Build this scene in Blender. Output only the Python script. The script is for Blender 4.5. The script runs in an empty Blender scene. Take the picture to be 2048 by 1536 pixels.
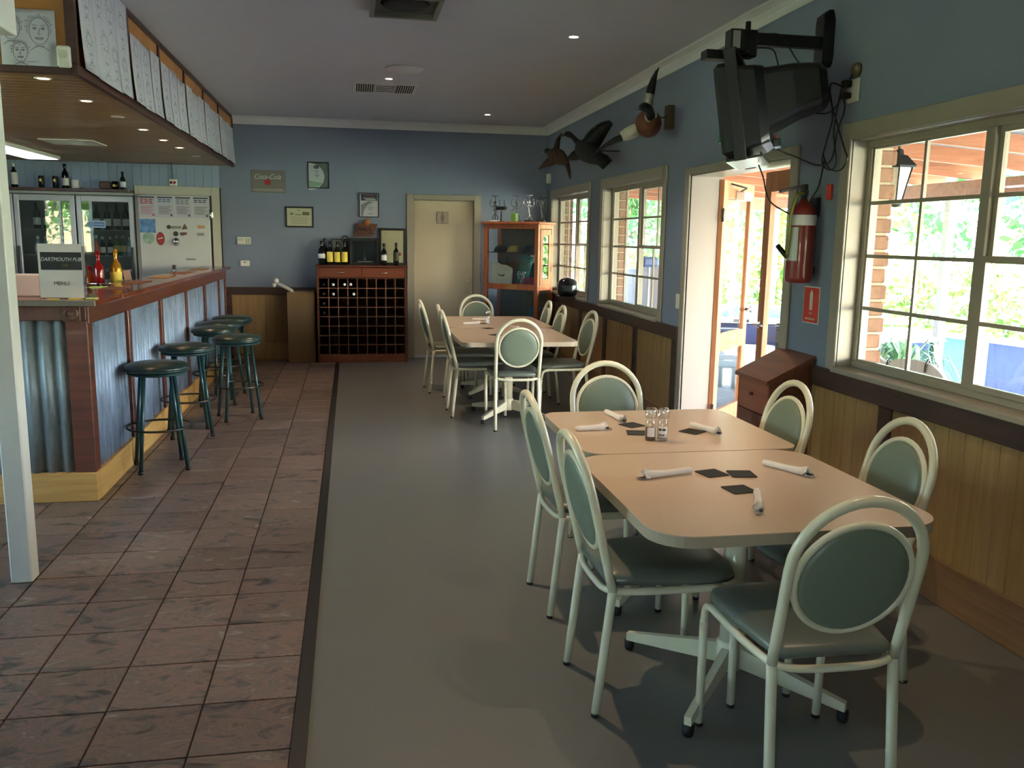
import bpy, bmesh, math, random
from mathutils import Vector, Matrix
random.seed(7)
R = math.radians
PI = math.pi
C = bpy.context.scene.collection
scene = bpy.context.scene

# ---------------------------------------------------------------- camera
cam_data = bpy.data.cameras.new('camera')
cam = bpy.data.objects.new('camera', cam_data)
C.objects.link(cam)
scene.camera = cam
cam_data.sensor_fit = 'HORIZONTAL'
cam_data.sensor_width = 36.0
cam_data.lens = 1727.86 / 2048 * 36.0
cam_data.clip_start = 0.05
cam_data.clip_end = 200
_p, _y, _r = -.166637, .18486, .015659
_fw = Vector((math.sin(_y) * math.cos(_p), math.cos(_y) * math.cos(_p), math.sin(_p)))
_rt = Vector((math.cos(_y), -math.sin(_y), 0))
_up = _rt.cross(_fw)
_a = _rt * math.cos(_r) + _up * math.sin(_r)
_b = -_rt * math.sin(_r) + _up * math.cos(_r)
_m = Matrix((_a, _b, -_fw)).transposed().to_4x4()
_m.translation = Vector((0, 0, 1.55))
cam.matrix_world = _m

# ---------------------------------------------------------------- world, sun, exposure
world = bpy.data.worlds.new('world')
scene.world = world
world.use_nodes = True
wn = world.node_tree
bgn = wn.nodes['Background']
sky = wn.nodes.new('ShaderNodeTexSky')
sky.sky_type = 'NISHITA'
sky.sun_disc = False
sky.sun_elevation = R(48)
sky.sun_rotation = R(150)
sky.air_density = 1.0
sky.dust_density = 2.5
wn.links.new(sky.outputs[0], bgn.inputs[0])
bgn.inputs[1].default_value = 2.9
sun_d = bpy.data.lights.new('sun', 'SUN')
sun_d.energy = 24.0
sun_d.angle = R(0.6)
sun_d.color = (1.0, .97, .93)
sun = bpy.data.objects.new('sun', sun_d)
C.objects.link(sun)
sun.rotation_euler = Vector((-0.50, 0.42, -0.76)).to_track_quat('-Z', 'Y').to_euler()
vs = scene.view_settings
vs.view_transform = 'Standard'
vs.look = 'None'
vs.gamma = 1.0
vs.use_curve_mapping = False
vs.exposure = 1.52
cy = scene.cycles
cy.use_denoising = True
cy.max_bounces = 10
cy.diffuse_bounces = 6
cy.glossy_bounces = 4
cy.transmission_bounces = 6
cy.transparent_max_bounces = 24
cy.caustics_reflective = False
cy.caustics_refractive = False
cy.sample_clamp_indirect = 6.0

# ---------------------------------------------------------------- materials
def col(r, g, b):
    f = lambda v: (v / 255 / 12.92) if v / 255 <= .04045 else ((v / 255 + .055) / 1.055) ** 2.4
    return (f(r), f(g), f(b), 1)

MATS = {}
def base_mat(name):
    m = bpy.data.materials.new(name)
    m.use_nodes = True
    MATS[name] = m
    return m, m.node_tree, m.node_tree.nodes['Principled BSDF']

def plain(name, c, rough=.5, metal=0, var=0, vscale=4, bump=0, bscale=60, coat=0, spec=.5, emit=None, estr=0, stretch=None):
    m, t, b = base_mat(name)
    b.inputs['Base Color'].default_value = c
    b.inputs['Roughness'].default_value = rough
    b.inputs['Metallic'].default_value = metal
    b.inputs['Coat Weight'].default_value = coat
    b.inputs['Specular IOR Level'].default_value = spec
    if emit:
        b.inputs['Emission Color'].default_value = emit
        b.inputs['Emission Strength'].default_value = estr
    if var or bump:
        tc = t.nodes.new('ShaderNodeTexCoord')
        mp = t.nodes.new('ShaderNodeMapping')
        t.links.new(tc.outputs['Object'], mp.inputs[0])
        if stretch: mp.inputs['Scale'].default_value = stretch
    if var:
        n = t.nodes.new('ShaderNodeTexNoise'); n.inputs['Scale'].default_value = vscale
        n.inputs['Detail'].default_value = 6
        t.links.new(mp.outputs[0], n.inputs['Vector'])
        r = t.nodes.new('ShaderNodeValToRGB')
        r.color_ramp.elements[0].position = .3; r.color_ramp.elements[1].position = .7
        r.color_ramp.elements[0].color = tuple(max(0, v * (1 - var)) for v in c[:3]) + (1,)
        r.color_ramp.elements[1].color = tuple(min(1, v * (1 + var)) for v in c[:3]) + (1,)
        t.links.new(n.outputs[0], r.inputs[0])
        t.links.new(r.outputs[0], b.inputs['Base Color'])
    if bump:
        n2 = t.nodes.new('ShaderNodeTexNoise'); n2.inputs['Scale'].default_value = bscale
        n2.inputs['Detail'].default_value = 4
        t.links.new(mp.outputs[0], n2.inputs['Vector'])
        bp = t.nodes.new('ShaderNodeBump'); bp.inputs['Strength'].default_value = bump
        bp.inputs['Distance'].default_value = .004
        t.links.new(n2.outputs[0], bp.inputs['Height'])
        t.links.new(bp.outputs[0], b.inputs['Normal'])
    return m

def wood(name, c1, c2, stretch=(30, 30, 1.5), rough=.4, coat=0.1, scale=1.0, rand=.12):
    """grain running along the axis whose stretch value is small"""
    m, t, b = base_mat(name)
    tc = t.nodes.new('ShaderNodeTexCoord'); mp = t.nodes.new('ShaderNodeMapping')
    mp.inputs['Scale'].default_value = stretch
    t.links.new(tc.outputs['Object'], mp.inputs[0])
    n = t.nodes.new('ShaderNodeTexNoise'); n.inputs['Scale'].default_value = scale
    n.inputs['Detail'].default_value = 8; n.inputs['Roughness'].default_value = .6
    n.inputs['Distortion'].default_value = .6
    t.links.new(mp.outputs[0], n.inputs['Vector'])
    r = t.nodes.new('ShaderNodeValToRGB')
    r.color_ramp.elements[0].position = .32; r.color_ramp.elements[1].position = .68
    r.color_ramp.elements[0].color = c1; r.color_ramp.elements[1].color = c2
    t.links.new(n.outputs[0], r.inputs[0])
    oi = t.nodes.new('ShaderNodeObjectInfo')
    hs = t.nodes.new('ShaderNodeHueSaturation')
    mr = t.nodes.new('ShaderNodeMapRange'); mr.inputs[3].default_value = 1 - rand; mr.inputs[4].default_value = 1 + rand
    t.links.new(oi.outputs['Random'], mr.inputs[0])
    t.links.new(mr.outputs[0], hs.inputs['Value'])
    t.links.new(r.outputs[0], hs.inputs['Color'])
    t.links.new(hs.outputs[0], b.inputs['Base Color'])
    b.inputs['Roughness'].default_value = rough
    b.inputs['Coat Weight'].default_value = coat
    return m

def glass_mat(name, tint=(1, 1, 1, 1), base=.04, rough=0.0, clear=1.0):
    """thin clear sheet: see-through with a fresnel reflection"""
    m = bpy.data.materials.new(name); m.use_nodes = True; MATS[name] = m
    t = m.node_tree; t.nodes.clear()
    out = t.nodes.new('ShaderNodeOutputMaterial')
    tr = t.nodes.new('ShaderNodeBsdfTransparent'); tr.inputs[0].default_value = tint
    gl = t.nodes.new('ShaderNodeBsdfGlossy'); gl.inputs['Roughness'].default_value = rough
    lw = t.nodes.new('ShaderNodeLayerWeight'); lw.inputs[0].default_value = .35
    mr = t.nodes.new('ShaderNodeMapRange'); mr.inputs[3].default_value = base; mr.inputs[4].default_value = .9
    pw = t.nodes.new('ShaderNodeMath'); pw.operation = 'POWER'; pw.inputs[1].default_value = 2.2
    t.links.new(lw.outputs['Facing'], pw.inputs[0])
    t.links.new(pw.outputs[0], mr.inputs[0])
    mx = t.nodes.new('ShaderNodeMixShader')
    t.links.new(mr.outputs[0], mx.inputs[0])
    t.links.new(tr.outputs[0], mx.inputs[1]); t.links.new(gl.outputs[0], mx.inputs[2])
    t.links.new(mx.outputs[0], out.inputs[0])
    return m

M_wall = plain('wall_blue', col(122, 132, 150), .75, var=.03, vscale=2, bump=.05, bscale=200)
M_ceil = plain('ceiling_white', col(205, 208, 214), .8, var=.02)
M_cornice = plain('cornice_white', col(222, 222, 220), .6)
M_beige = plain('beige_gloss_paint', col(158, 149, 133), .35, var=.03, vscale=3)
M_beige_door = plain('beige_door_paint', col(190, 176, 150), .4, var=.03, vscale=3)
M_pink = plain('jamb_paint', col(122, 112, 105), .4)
M_rail = wood('rail_dark_stain', col(58, 40, 34), col(82, 60, 50), (20, 1.2, 20), .4)
M_panel = wood('wainscot_ply', col(142, 110, 68), col(162, 128, 82), (26, 26, 1.4), .38, .15)
M_base = wood('skirting_ply', col(112, 80, 52), col(138, 102, 68), (1.4, 1.4, 26), .4)
M_post = plain('post_white', col(232, 232, 228), .4, var=.02)
M_vinyl = plain('vinyl_floor', col(103, 104, 102), .33, var=.05, vscale=130, bump=.04, bscale=300)
M_strip = plain('rubber_strip', col(26, 24, 22), .5)
M_grout = plain('grout', col(50, 42, 38), .9)
M_redwood = wood('bar_redwood', col(78, 38, 26), col(112, 58, 40), (1.2, 1.2, 22), .42, .2)
M_bartop = wood('bar_top_red', col(106, 48, 30), col(146, 74, 46), (22, 1.3, 22), .25, .5)
M_kick = wood('kick_pine', col(190, 144, 78), col(220, 176, 106), (1.5, 1.5, 24), .45, .1)
M_soffit = wood('soffit_pine', col(132, 98, 62), col(164, 126, 82), (1.3, 20, 20), .45, .15, rand=.06)
M_corkboard = wood('bulkhead_ply', col(150, 98, 46), col(178, 122, 62), (2, 2, 2), .6, rand=.03)
M_bulktrim = wood('bulkhead_trim', col(54, 30, 26), col(78, 46, 38), (1.3, 1.3, 16), .5)
M_paper = plain('paper', col(192, 192, 204), .8)
M_pencil = plain('pencil', col(108, 108, 116), .9)
M_vj = plain('vj_blue', col(150, 168, 190), .6)
M_alu = plain('aluminium_white', col(205, 208, 212), .35, metal=.2)
M_alud = plain('aluminium_dark', col(60, 64, 66), .35, metal=.6)
M_cool = plain('coolroom_panel', col(204, 207, 204), .35, var=.015)
M_coolframe = plain('coolroom_frame', col(196, 194, 176), .4)
M_cream = plain('cream_powdercoat', col(216, 212, 186), .28, var=.03, vscale=9, coat=.2)
M_sage = plain('sage_vinyl', col(112, 124, 108), .42, var=.03, vscale=3)
M_sage_seat = plain('sage_seat_vinyl', col(98, 104, 96), .36, bump=.05, bscale=120)
M_black = plain('black_plastic', col(17, 18, 18), .42)
M_tvgrey = plain('tv_grey', col(24, 27, 25), .5)
M_dark = plain('dark_void', col(10, 10, 10), .8)
M_rubber = plain('rubber', col(14, 14, 14), .7)
M_table = plain('table_laminate', col(198, 174, 150), .28, var=.02, vscale=60)
M_tedge = plain('table_edge', col(168, 156, 136), .4)
M_coaster = plain('coaster_board', col(40, 42, 38), .8)
M_napkin = plain('napkin', col(226, 220, 214), .8, bump=.2, bscale=80)
M_steel = plain('steel', col(190, 190, 190), .25, metal=1)
M_chrome = plain('chrome', col(225, 225, 225), .12, metal=1)
M_stoolmetal = plain('stool_teal', col(38, 74, 78), .35, metal=.3, coat=.2)
M_stoolseat = plain('stool_seat', col(28, 48, 46), .3)
M_stoolring = plain('stool_ring', col(70, 70, 70), .35, metal=.8)
M_glass = glass_mat('window_glass', (.98, 1, .99, 1), .03)
M_fglass = glass_mat('fridge_glass', (.80, .84, .84, 1), .10)
M_cglass = glass_mat('cabinet_glass', (.92, .95, .94, 1), .07)
M_acryl = glass_mat('acrylic', (.98, .98, .98, 1), .03, .05)
M_rack = wood('rack_mahogany', col(70, 34, 22), col(104, 52, 34), (1.4, 20, 20), .3, .2)
M_rackdark = wood('rack_slats', col(104, 66, 48), col(134, 90, 66), (2, 2, 2), .45)
M_drawer = wood('drawer_redwood', col(96, 46, 26), col(128, 64, 38), (1.4, 20, 20), .3, .25)
M_cabinet = wood('cabinet_timber', col(150, 78, 44), col(184, 104, 62), (20, 20, 1.4), .35, .2)
M_lectern = wood('lectern_timber', col(108, 60, 42), col(136, 80, 56), (18, 1.4, 18), .4, .1)
M_doorwood = wood('door_cedar', col(150, 92, 58), col(186, 124, 84), (18, 18, 1.3), .45)
M_doordark = wood('door_edge', col(104, 82, 56), col(128, 102, 72), (18, 18, 1.3), .45)
M_white = plain('white_plastic', col(222, 220, 208), .4)
M_whitepaint = plain('white_gloss', col(230, 230, 228), .35)
M_red = plain('extinguisher_red', col(126, 38, 28), .32, coat=.3)
M_signred = plain('sign_red', col(206, 62, 46), .5)
M_green = plain('exit_green', col(16, 110, 80), .5)
M_brick = plain('brick_face', col(138, 100, 80), .9, var=.22, vscale=14, bump=.3, bscale=80)
M_mortar = plain('mortar', col(176, 164, 144), .95)
M_beam = wood('verandah_beam', col(128, 72, 42), col(162, 98, 62), (1.3, 18, 18), .6, 0)
M_blotch = plain('cardboard', col(120, 92, 60), .8, var=.05)
M_bottle = plain('bottle_dark', col(10, 14, 10), .08, coat=.3)
M_bottleg = plain('bottle_green', col(18, 46, 24), .08)
M_label = plain('label_cream', col(206, 204, 190), .6)
M_labely = plain('label_yellow', col(232, 206, 84), .5)
M_labelw = plain('label_white', col(225, 225, 225), .5)
M_foil = plain('foil_silver', col(190, 190, 190), .3, metal=.7)
M_gold = plain('gold', col(200, 140, 40), .2, metal=.6)
M_redglass = plain('red_bottle', col(128, 12, 14), .1)
M_canb = plain('can_black', col(18, 18, 20), .3, metal=.3)
M_teal = plain('teal_cloth', col(20, 100, 96), .8)
M_redcloth = plain('red_cloth', col(130, 20, 24), .8)
M_bluecloth = plain('blue_cloth', col(30, 40, 130), .8)
M_bag = plain('cotton_bag', col(206, 204, 188), .85, var=.04)
M_brownbird = plain('feather_brown', col(70, 50, 38), .8, var=.35, vscale=25)
M_blackbird = plain('feather_black', col(26, 27, 27), .75, var=.3, vscale=25)
M_rust = plain('feather_rust', col(98, 54, 30), .7, var=.3, vscale=30)
M_whitebird = plain('feather_white', col(196, 190, 168), .8, var=.12, vscale=30)
M_headgreen = plain('feather_green', col(18, 30, 26), .4)
M_deck = wood('deck_board', col(78, 80, 84), col(104, 106, 110), (1.2, 20, 20), .7, 0, rand=.15)
M_paving = plain('paving', col(170, 168, 160), .9, var=.08, vscale=2)
M_grass = plain('lawn', col(190, 196, 160), .95, var=.2, vscale=3)
M_leaf = plain('leaf_light', col(124, 162, 70), .7, var=.2, vscale=3)
M_leafd = plain('leaf_mid', col(70, 120, 62), .7, var=.2, vscale=3)
M_leafb = plain('leaf_blue', col(84, 138, 100), .7, var=.2, vscale=3)
M_bark = plain('bark', col(110, 100, 84), .95, var=.2, vscale=12)
M_blueply = plain('blue_paint', col(70, 92, 150), .6)
M_tealpaint = plain('teal_paint', col(96, 150, 160), .6)
M_navy = plain('navy_paint', col(42, 52, 96), .5)
M_garden = plain('garden_chair', col(176, 178, 186), .6)
M_pot = plain('pot_green', col(44, 84, 76), .5)
M_lampglass = plain('frosted_glass', col(220, 226, 222), .3)

def sheet_mat():
    m = bpy.data.materials.new('roof_sheet'); m.use_nodes = True
    t = m.node_tree; t.nodes.clear()
    out = t.nodes.new('ShaderNodeOutputMaterial')
    a = t.nodes.new('ShaderNodeBsdfTranslucent'); a.inputs[0].default_value = (.06, .06, .06, 1)
    b = t.nodes.new('ShaderNodeBsdfDiffuse'); b.inputs[0].default_value = (.6, .6, .6, 1)
    x = t.nodes.new('ShaderNodeMixShader'); x.inputs[0].default_value = .45
    t.links.new(a.outputs[0], x.inputs[1]); t.links.new(b.outputs[0], x.inputs[2]); t.links.new(x.outputs[0], out.inputs[0])
    return m
M_sheet = sheet_mat()

def tile_mat():
    m, t, b = base_mat('slate_tile')
    tc = t.nodes.new('ShaderNodeTexCoord'); mp = t.nodes.new('ShaderNodeMapping')
    oi = t.nodes.new('ShaderNodeObjectInfo')
    cx = t.nodes.new('ShaderNodeCombineXYZ')
    mu = t.nodes.new('ShaderNodeMath'); mu.operation = 'MULTIPLY'; mu.inputs[1].default_value = 37
    t.links.new(oi.outputs['Random'], mu.inputs[0]); t.links.new(mu.outputs[0], cx.inputs[0]); t.links.new(mu.outputs[0], cx.inputs[1])
    t.links.new(tc.outputs['Object'], mp.inputs[0]); t.links.new(cx.outputs[0], mp.inputs[1])
    mp.inputs['Scale'].default_value = (1, 2.0, 1)
    n = t.nodes.new('ShaderNodeTexNoise'); n.inputs['Scale'].default_value = 5; n.inputs['Detail'].default_value = 10
    n.inputs['Roughness'].default_value = .7; n.inputs['Distortion'].default_value = 1.2
    t.links.new(mp.outputs[0], n.inputs['Vector'])
    r = t.nodes.new('ShaderNodeValToRGB'); e = r.color_ramp.elements
    e[0].position = .36; e[0].color = col(58, 52, 50); e[1].position = .66; e[1].color = col(152, 142, 128)
    for p, c in ((.44, col(98, 90, 90)), (.49, col(134, 92, 72)), (.54, col(102, 88, 84)), (.60, col(122, 104, 92))):
        k = e.new(p); k.color = c
    t.links.new(n.outputs[0], r.inputs[0])
    hs = t.nodes.new('ShaderNodeHueSaturation')
    hs.inputs['Saturation'].default_value = .66
    mr = t.nodes.new('ShaderNodeMapRange'); mr.inputs[3].default_value = .70; mr.inputs[4].default_value = 1.04
    t.links.new(oi.outputs['Random'], mr.inputs[0]); t.links.new(mr.outputs[0], hs.inputs['Value'])
    t.links.new(r.outputs[0], hs.inputs['Color']); t.links.new(hs.outputs[0], b.inputs['Base Color'])
    b.inputs['Roughness'].default_value = .38
    bp = t.nodes.new('ShaderNodeBump'); bp.inputs['Strength'].default_value = .4; bp.inputs['Distance'].default_value = .005
    t.links.new(n.outputs[0], bp.inputs['Height']); t.links.new(bp.outputs[0], b.inputs['Normal'])
    return m
M_tile = tile_mat()

def iron_mat(name, c1, c2, rot=0):
    m, t, b = base_mat(name)
    tc = t.nodes.new('ShaderNodeTexCoord'); mp = t.nodes.new('ShaderNodeMapping')
    mp.inputs['Scale'].default_value = (5, 5, 1.2)
    t.links.new(tc.outputs['Object'], mp.inputs[0])
    n = t.nodes.new('ShaderNodeTexNoise'); n.inputs['Scale'].default_value = 3; n.inputs['Detail'].default_value = 9
    n.inputs['Roughness'].default_value = .7
    t.links.new(mp.outputs[0], n.inputs['Vector'])
    r = t.nodes.new('ShaderNodeValToRGB')
    r.color_ramp.elements[0].position = .35; r.color_ramp.elements[1].position = .6
    r.color_ramp.elements[0].color = c1; r.color_ramp.elements[1].color = c2
    t.links.new(n.outputs[0], r.inputs[0]); t.links.new(r.outputs[0], b.inputs['Base Color'])
    b.inputs['Roughness'].default_value = .5; b.inputs['Metallic'].default_value = .25
    return m
M_iron = iron_mat('corrugated_iron', col(112, 122, 124), col(150, 162, 166))
M_iron_daylit = iron_mat('corrugated_iron_daylit', col(116, 132, 152), col(152, 170, 196))  # side panels: bluish daylight from the doorway put into the iron's colour

# ---------------------------------------------------------------- mesh builder
class B:
    def __init__(s, mat=None):
        s.v = []; s.f = []; s.m = mat or Matrix.Identity(4); s.sm = []
    def add(s, vs_, fs, smooth=False, mat=None):
        k = len(s.v); mm = s.m @ mat if mat else s.m
        s.v += [tuple(mm @ Vector(v)) for v in vs_]
        s.f += [tuple(i + k for i in f) for f in fs]
        s.sm += [smooth] * len(fs)
        return s
    def box(s, x0, x1, y0, y1, z0, z1, mat=None):
        x0, x1 = min(x0, x1), max(x0, x1); y0, y1 = min(y0, y1), max(y0, y1); z0, z1 = min(z0, z1), max(z0, z1)
        v = [(x, y, z) for z in (z0, z1) for y in (y0, y1) for x in (x0, x1)]
        return s.add(v, [(0, 2, 3, 1), (4, 5, 7, 6), (0, 1, 5, 4), (2, 6, 7, 3), (0, 4, 6, 2), (1, 3, 7, 5)], mat=mat)
    def bbox(s, x0, x1, y0, y1, z0, z1, b=.004, mat=None):
        """box with chamfered edges"""
        bm = bmesh.new()
        bmesh.ops.create_cube(bm, size=1)
        for v in bm.verts:
            v.co = Vector(((x0 + x1) / 2 + v.co.x * abs(x1 - x0), (y0 + y1) / 2 + v.co.y * abs(y1 - y0), (z0 + z1) / 2 + v.co.z * abs(z1 - z0)))
        bmesh.ops.bevel(bm, geom=bm.edges[:] , offset=min(b, abs(x1-x0)*.45, abs(y1-y0)*.45, abs(z1-z0)*.45), segments=1, affect='EDGES')
        s.bm(bm, mat=mat); return s
    def bm(s, bm, smooth=False, mat=None):
        bm.verts.index_update()
        s.add([v.co.copy() for v in bm.verts], [tuple(v.index for v in f.verts) for f in bm.faces], smooth, mat)
        bm.free(); return s
    def lathe(s, prof, n=24, c=(0, 0, 0), smooth=True, cap=True, mat=None, axis='Z'):
        vs_ = []; fs = []
        for r, z in prof:
            for i in range(n):
                a = 2 * PI * i / n
                p = (r * math.cos(a), r * math.sin(a), z)
                if axis == 'Y': p = (p[0], p[2], p[1])
                if axis == 'X': p = (p[2], p[0], p[1])
                vs_.append((p[0] + c[0], p[1] + c[1], p[2] + c[2]))
        for k in range(len(prof) - 1):
            for i in range(n):
                j = (i + 1) % n
                fs.append((k * n + i, k * n + j, (k + 1) * n + j, (k + 1) * n + i))
        if cap:
            fs.append(tuple(range(n))[::-1]); fs.append(tuple((len(prof) - 1) * n + i for i in range(n)))
        return s.add(vs_, fs, smooth, mat)
    def cyl(s, p0, p1, r, n=16, r1=None, smooth=True):
        return s.tube([p0, p1], r, n, r1=r1, smooth=smooth)
    def tube(s, pts, r, n=10, closed=False, r1=None, smooth=True, flat=None):
        P = [Vector(p) for p in pts]; L = len(P)
        rad = r if isinstance(r, (list, tuple)) else [r + ((r1 - r) * i / (L - 1) if r1 is not None else 0) for i in range(L)]
        T = []
        for i in range(L):
            if closed: d = P[(i + 1) % L] - P[(i - 1) % L]
            else: d = P[min(i + 1, L - 1)] - P[max(i - 1, 0)]
            T.append(d.normalized())
        up = Vector((0, 0, 1)) if abs(T[0].z) < .9 else Vector((1, 0, 0))
        nrm = T[0].cross(up).normalized()
        vs_ = []; fs = []
        for i in range(L):
            nrm = (nrm - T[i] * nrm.dot(T[i])).normalized()
            bn = T[i].cross(nrm)
            for k in range(n):
                a = 2 * PI * k / n
                q = P[i] + nrm * math.cos(a) * rad[i] + bn * math.sin(a) * rad[i] * (flat or 1)
                vs_.append(tuple(q))
        for i in range(L if closed else L - 1):
            j = (i + 1) % L
            for k in range(n):
                l = (k + 1) % n
                fs.append((i * n + k, i * n + l, j * n + l, j * n + k))
        if not closed:
            fs.append(tuple(range(n))[::-1]); fs.append(tuple((L - 1) * n + k for k in range(n)))
        return s.add(vs_, fs, smooth)
    def prism(s, poly, z0, z1, mat=None, smooth=False):
        n = len(poly)
        v = [(x, y, z0) for x, y in poly] + [(x, y, z1) for x, y in poly]
        f = [tuple(range(n))[::-1], tuple(range(n, 2 * n))] + [(i, (i + 1) % n, (i + 1) % n + n, i + n) for i in range(n)]
        return s.add(v, f, smooth, mat)
    def ball(s, c, r, sx=1, sy=1, sz=1, n=14, mat=None):
        prof = [(math.sin(PI * i / n) * r + (1e-5), -math.cos(PI * i / n) * r) for i in range(n + 1)]
        vs_ = []; fs = []; m = n + 2
        for a_, z in prof:
            for i in range(m):
                t = 2 * PI * i / m
                vs_.append((c[0] + a_ * math.cos(t) * sx, c[1] + a_ * math.sin(t) * sy, c[2] + z * sz))
        for k in range(n):
            for i in range(m):
                j = (i + 1) % m
                fs.append((k * m + i, k * m + j, (k + 1) * m + j, (k + 1) * m + i))
        return s.add(vs_, fs, True, mat)
    def mesh(s, name, mat):
        me = bpy.data.meshes.new(name)
        me.from_pydata(s.v, [], s.f)
        me.polygons.foreach_set('use_smooth', s.sm)
        if mat: me.materials.append(mat)
        me.validate()
        me.update()
        return me
    def obj(s, name, mat, parent=None, **k):
        return put(name, s.mesh(name, mat), parent, **k)

WL = {}
def put(name, me, parent=None, label=None, cat=None, group=None, kind=None, loc=None):
    o = bpy.data.objects.new(name, me); C.objects.link(o)
    if parent is not None: o.parent = parent
    if loc is not None: o.location = loc
    if label: o['label'] = label
    if cat: o['category'] = cat
    if group: o['group'] = group
    if kind: o['kind'] = kind
    return o

def thing(name, label, cat, loc=(0, 0, 0), rotz=0, group=None, kind=None):
    o = bpy.data.objects.new(name, None); C.objects.link(o)
    o.empty_display_size = .1
    o.location = loc; o.rotation_euler = (0, 0, rotz)
    if label: o['label'] = label
    if cat: o['category'] = cat
    if group: o['group'] = group
    if kind: o['kind'] = kind
    return o

def at(root):
    """builder whose world coordinates are turned into the root's own frame"""
    return B((Matrix.Translation(root.location) @ root.rotation_euler.to_matrix().to_4x4()).inverted())

def dup(root, loc, rotz, label, group=None):
    r = root.copy(); C.objects.link(r)
    r.location = loc; r.rotation_euler = (0, 0, rotz); r['label'] = label
    if group: r['group'] = group
    for ch in list(root.children):
        c = ch.copy(); C.objects.link(c); c.parent = r
        for g in list(ch.children):
            d = g.copy(); C.objects.link(d); d.parent = c
    return r

def struct(name, b, mat, parent=None):
    return b.obj(name, mat, parent, kind='structure' if parent is None else None)

def arc(cx, cz, r, a0, a1, n):
    return [(cx + r * math.cos(R(a0 + (a1 - a0) * i / n)), cz + r * math.sin(R(a0 + (a1 - a0) * i / n))) for i in range(n + 1)]

def smooth_path(pts, k=6):
    P = [Vector(p) for p in pts]; out = []
    for i in range(len(P) - 1):
        p0 = P[max(i - 1, 0)]; p1 = P[i]; p2 = P[i + 1]; p3 = P[min(i + 2, len(P) - 1)]
        for j in range(k):
            t = j / k
            out.append(.5 * ((2 * p1) + (-p0 + p2) * t + (2 * p0 - 5 * p1 + 4 * p2 - p3) * t * t + (-p0 + 3 * p1 - 3 * p2 + p3) * t ** 3))
    out.append(P[-1]); return [tuple(p) for p in out]

def rrect(x0, x1, y0, y1, r, n=6):
    o = []
    for cx_, cy_, a in ((x1 - r, y1 - r, 0), (x0 + r, y1 - r, 90), (x0 + r, y0 + r, 180), (x1 - r, y0 + r, 270)):
        for i in range(n + 1):
            t = R(a + 90 * i / n); o.append((cx_ + r * math.cos(t), cy_ + r * math.sin(t)))
    return o

def text_mesh(txt, size, ext=.0006, shear=0, space=1.0):
    cu = bpy.data.curves.new('t', 'FONT'); cu.body = txt; cu.size = size; cu.extrude = ext
    cu.align_x = 'CENTER'; cu.align_y = 'CENTER'; cu.shear = shear; cu.space_character = space; cu.resolution_u = 3
    o = bpy.data.objects.new('t', cu); C.objects.link(o)
    dg = bpy.context.evaluated_depsgraph_get()
    me = bpy.data.meshes.new_from_object(o.evaluated_get(dg))
    bpy.data.objects.remove(o); bpy.data.curves.remove(cu)
    return me

def facing(axis, pos):
    """text/print plane (x right, y up, z out) placed facing -Y ('S'), -X ('W') or +X ('E')"""
    if axis == 'S': m = Matrix(((1, 0, 0), (0, 0, -1), (0, 1, 0)))
    elif axis == 'W': m = Matrix(((0, 0, -1), (-1, 0, 0), (0, 1, 0)))
    else: m = Matrix(((0, 0, 1), (1, 0, 0), (0, 1, 0)))
    m = m.to_4x4(); m.translation = Vector(pos); return m

def lettering(txt, size, axis, pos, mat, parent, shear=0, name='lettering', space=1.0, squash=1.0):
    me = text_mesh(txt, size, shear=shear, space=space)
    inv = (Matrix.Translation(parent.location) @ parent.rotation_euler.to_matrix().to_4x4()).inverted() if parent else Matrix.Identity(4)
    me.transform(inv @ facing(axis, pos) @ Matrix.Diagonal((squash, 1, 1, 1)))
    me.materials.clear(); me.materials.append(mat); me.name = name
    return put(name, me, parent)
# ================================================================ ROOM SHELL
XW, YF, ZC = 2.512, 11.16, 2.95
XL, YB = -5.2, -4.0
b = B()
b.box(XL, -.155, YB, YF + .1, -.12, -.012)
fl = struct('floor', b, M_grout)
b = B(); b.box(-.155, XW + .02, YB, YF + .12, -.12, 0)
struct('floor_vinyl', b, M_vinyl)
# tiles: real pieces, one by one
TX0, TY0, TP = -.203, 2.505, .3045
tb = B(); tb.bbox(0, TP - .006, 0, TP - .006, -.012, 0, .002)
tile_me = tb.mesh('floor_tile', M_tile)
nt = 0; far_b = B()
for i in range(0, 17):
    for j in range(-22, 29):
        x = TX0 - (i + 1) * TP + .003; y = TY0 + j * TP + .003
        if x < XL - .1 or y < YB - .1 or y > YF - .1: continue
        seen = (y > 1.9 and (y < 5.3 and x > -.47 * y - .6 or x > -1.75)) and x > -3.0
        if x < -1.75 and y > 5.0: seen = False
        if seen and nt < 290:
            o = put('floor_tile', tile_me, fl, loc=(x, y, 0)); nt += 1
        else:
            far_b.box(x, x + TP - .006, y, y + TP - .006, -.012, 0)
far_b.obj('outlying_tiles', M_tile, fl, kind='stuff')
b = B(); b.bbox(-.203, -.155, YB, YF - .27, -.01, .006, .002)
struct('trim_1', b, M_strip)

b = B(); b.box(XL - .1, XW + .4, YB - .1, YF + .1, ZC, ZC + .1)
struct('ceiling', b, M_ceil)

# walls
b = B()
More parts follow.
